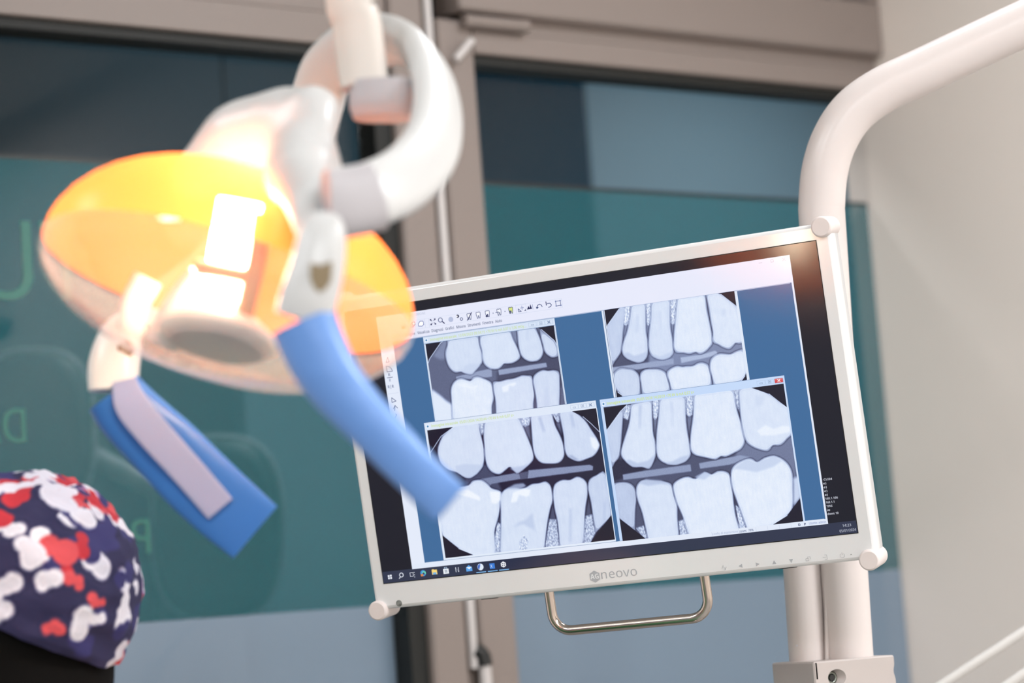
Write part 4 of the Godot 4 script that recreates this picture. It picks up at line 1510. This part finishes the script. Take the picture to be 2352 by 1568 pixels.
func person() -> void:
	var hc := at(50, 1365, 1.9)
	var f := -Vector3(RIGHT.x, 0, RIGHT.z).normalized()      # looks away to the side
	var s := f.cross(Vector3.UP)
	var u := Vector3.UP
	var p := func(a: float, b: float, c: float) -> Vector3: return hc + f * a + s * b + u * c
	var o := thing("person", "seated person in green scrubs wearing a floral surgical cap, bent below the lamp", "person", Vector3(hc.x, 0, hc.z))
	var bones := [
		[p.call(-0.01, 0, 0.0), p.call(0.03, 0, -0.03), 0.078, 0.07], [p.call(0.05, 0, -0.05), p.call(0.065, 0, -0.095), 0.055, 0.035], [p.call(0.10, 0, -0.02), p.call(0.115, 0, -0.05), 0.008, 0.012],
		[p.call(0.0, 0, -0.07), p.call(-0.03, 0, -0.18), 0.048, 0.056], [p.call(-0.09, 0, -0.24), p.call(-0.14, 0, -0.5), 0.12, 0.12], [p.call(-0.08, -0.14, -0.22), p.call(-0.08, 0.14, -0.22), 0.062, 0.062],
		[p.call(-0.14, -0.07, -0.6), p.call(-0.14, 0.07, -0.6), 0.13, 0.13], [p.call(-0.1, 0, -0.25), p.call(-0.13, 0, -0.55), 0.13, 0.13]]
	for q in [-1, 1]:
		bones.append([p.call(-0.08, q * 0.17, -0.23), p.call(0.02, q * 0.24, -0.47), 0.056, 0.045])
		bones.append([p.call(0.02, q * 0.24, -0.47), p.call(0.22, q * 0.12, -0.42), 0.044, 0.03])
		bones.append([p.call(0.24, q * 0.11, -0.415), p.call(0.29, q * 0.09, -0.41), 0.026, 0.026])
		for j in 5:
			var spread := (j - 1.5) * 0.017 if j < 4 else -0.036
			bones.append([p.call(0.28 if j < 4 else 0.255, q * (0.09 + spread * 0.4), -0.41 + spread), p.call(0.36 - absf(spread) * 0.6 if j < 4 else 0.31, q * (0.07 + spread * 0.5), -0.425 + spread * 1.2), 0.010, 0.009])
		bones.append([p.call(-0.12, q * 0.09, -0.63), p.call(0.30, q * 0.16, -0.64), 0.095, 0.068])
		bones.append([p.call(0.30, q * 0.16, -0.64), p.call(0.27, q * 0.17, -hc.y + 0.09), 0.066, 0.045])
		bones.append([p.call(0.27, q * 0.17, -hc.y + 0.05), p.call(0.40, q * 0.18, -hc.y + 0.036), 0.045, 0.034])
	var skin := Color8(214, 168, 142).srgb_to_linear()
	var scrubs := Color8(64, 120, 84).srgb_to_linear()
	var shoe := Color8(228, 228, 228).srgb_to_linear()
	var tint := func(q: Vector3) -> Color:
		var r: Vector3 = q - hc
		if r.y > -0.14 or (r.dot(f) > 0.19 and r.y > -0.5):
			return skin
		return shoe if q.y < 0.09 else scrubs
	var m := mat("person_colours", Color.WHITE, 0.7)
	m.vertex_color_use_as_albedo = true
	part("body", bones_mesh(bones, 0.012, 0.03, tint), m, o)
	# cap: a soft dome, tilted
	var axis := cv(0.475, -0.88, 0.0).normalized()
	var c := at(58, 1350, 1.9)
	var e1 := axis.cross(FWD).normalized()
	var e2 := axis.cross(e1).normalized()
	var v := PackedVector3Array()
	var uv := PackedVector2Array()
	var idx := PackedInt32Array()
	var nn := 64
	var rows := 40
	var n1 := FastNoiseLite.new()
	n1.seed = 9
	n1.frequency = 9.0
	for k in rows + 1:
		var th := deg_to_rad(101) * k / rows
		for j in nn + 1:
			var ph := TAU * j / nn
			var dirn := axis * cos(th) + (e1 * cos(ph) + e2 * sin(ph)) * sin(th)
			var rr := 0.0915 + 0.006 * n1.get_noise_3dv(dirn * 0.35) + (0.003 if k > rows - 3 else 0.0)
			v.append(c + dirn * rr)
			uv.append(Vector2(ph / TAU, th / PI))
	for k in rows:
		for j in nn:
			var q := k * (nn + 1) + j
			idx.append_array([q, q + 1, q + nn + 1, q + 1, q + nn + 2, q + nn + 1])
	part("surgical_cap", build(v, idx, false, uv), cap_cloth(), o, false, "navy surgical cap printed with white, red and pink flowers")
	var hair := []
	for q in [[50, 1370, 1.895, 85, 1520, 1.895, 240, 165], [-30, 1440, 1.875, 0, 1560, 1.875, 190, 175], [85, 1520, 1.895, 80, 1660, 1.89, 158, 176]]:
		hair.append([at(q[0], q[1], q[2]), at(q[3], q[4], q[5]), q[6] * 1.9 / FOCAL, q[7] * 1.9 / FOCAL])
	part("hair", bones_mesh(hair, 0.008, 0.02), M.hair_black, o, false, "black hair below the cap")
	part("face_mask", bones_mesh([[at(-70, 1500, 1.84), at(-62, 1600, 1.84), 0.024, 0.03]], 0.006, 0.02), M.mask_white, o)
	# the stool
	var so := p.call(-0.14, 0, 0)
	var stool := thing("stool", "low round stool under the seated person", "stool", Vector3(so.x, 0, so.z))
	part("seat", lathe(Vector3(so.x, hc.y - 0.815, so.z), u, [Vector2(0.15, 0), Vector2(0.17, 0.015), Vector2(0.17, 0.04), Vector2(0.15, 0.055)], 36), M.black_plastic, stool)
	part("column", tube([Vector3(so.x, 0.04, so.z), Vector3(so.x, hc.y - 0.815, so.z)], 0.025, 16), M.steel, stool)
	part("base", lathe(Vector3(so.x, 0, so.z), u, [Vector2(0.22, 0), Vector2(0.22, 0.02), Vector2(0.05, 0.045)], 36), M.steel, stool)


func cap_cloth() -> StandardMaterial3D:
	var im := Image.create(1024, 512, false, Image.FORMAT_RGB8)
	im.fill(Color8(28, 26, 66))
	var rng := RandomNumberGenerator.new()
	rng.seed = 77
	var inks := [Color8(196, 194, 206), Color8(204, 202, 212), Color8(170, 34, 48), Color8(186, 66, 74), Color8(140, 104, 150), Color8(200, 198, 210), Color8(40, 38, 92), Color8(40, 38, 92)]
	for k in 250:
		var v := rng.randf_range(0.03, 0.66)
		var cy := v * 512.0
		var cx := rng.randf() * 1024.0
		var stretch := 1.0 / maxf(0.25, sin(v * PI))
		var r := rng.randf_range(11, 27)
		var ink: Color = inks[rng.randi() % inks.size()]
		for blob in 3:
			var bx := cx + rng.randf_range(-0.7, 0.7) * r * stretch
			var by := cy + rng.randf_range(-0.7, 0.7) * r
			var br := r * rng.randf_range(0.45, 0.8)
			for y in range(int(by - br), int(by + br) + 1):
				for x in range(int(bx - br * stretch), int(bx + br * stretch) + 1):
					var dx := (x - bx) / stretch
					var dy := y - by
					if dx * dx + dy * dy < br * br and y >= 0 and y < 512:
						im.set_pixel(posmod(x, 1024), y, ink)
	im.resize(256, 128, Image.INTERPOLATE_LANCZOS)
	im.resize(1024, 512, Image.INTERPOLATE_CUBIC)
	var m := mat("cap_cloth", Color.WHITE, 0.85)
	m.albedo_texture = ImageTexture.create_from_image(im)
	return m


func hoses() -> void:
	for q in [[2060, 1650, 2360, 1444, 2.75, "white instrument hose curving up in front of the plain wall"], [2220, 1650, 2420, 1498, 2.70, "lower white instrument hose beside the plain wall"]]:
		var p0 := at(q[0], q[1], q[4])
		var p1 := at(q[2], q[3], q[4])
		var dd := p1 - p0
		var o := thing("instrument_hose", q[5], "hose", p0, "instrument hoses")
		part("hose", tube(smooth([p0 - dd * 1.6 - Vector3(0, 0.25, 0), p0 - dd * 0.7 - Vector3(0, 0.04, 0), p0, p1, p1 + dd * 0.6, p1 + dd * 1.2 - Vector3(0, 0.03, 0)], 8), 0.0056, 18), M.hose_white, o)
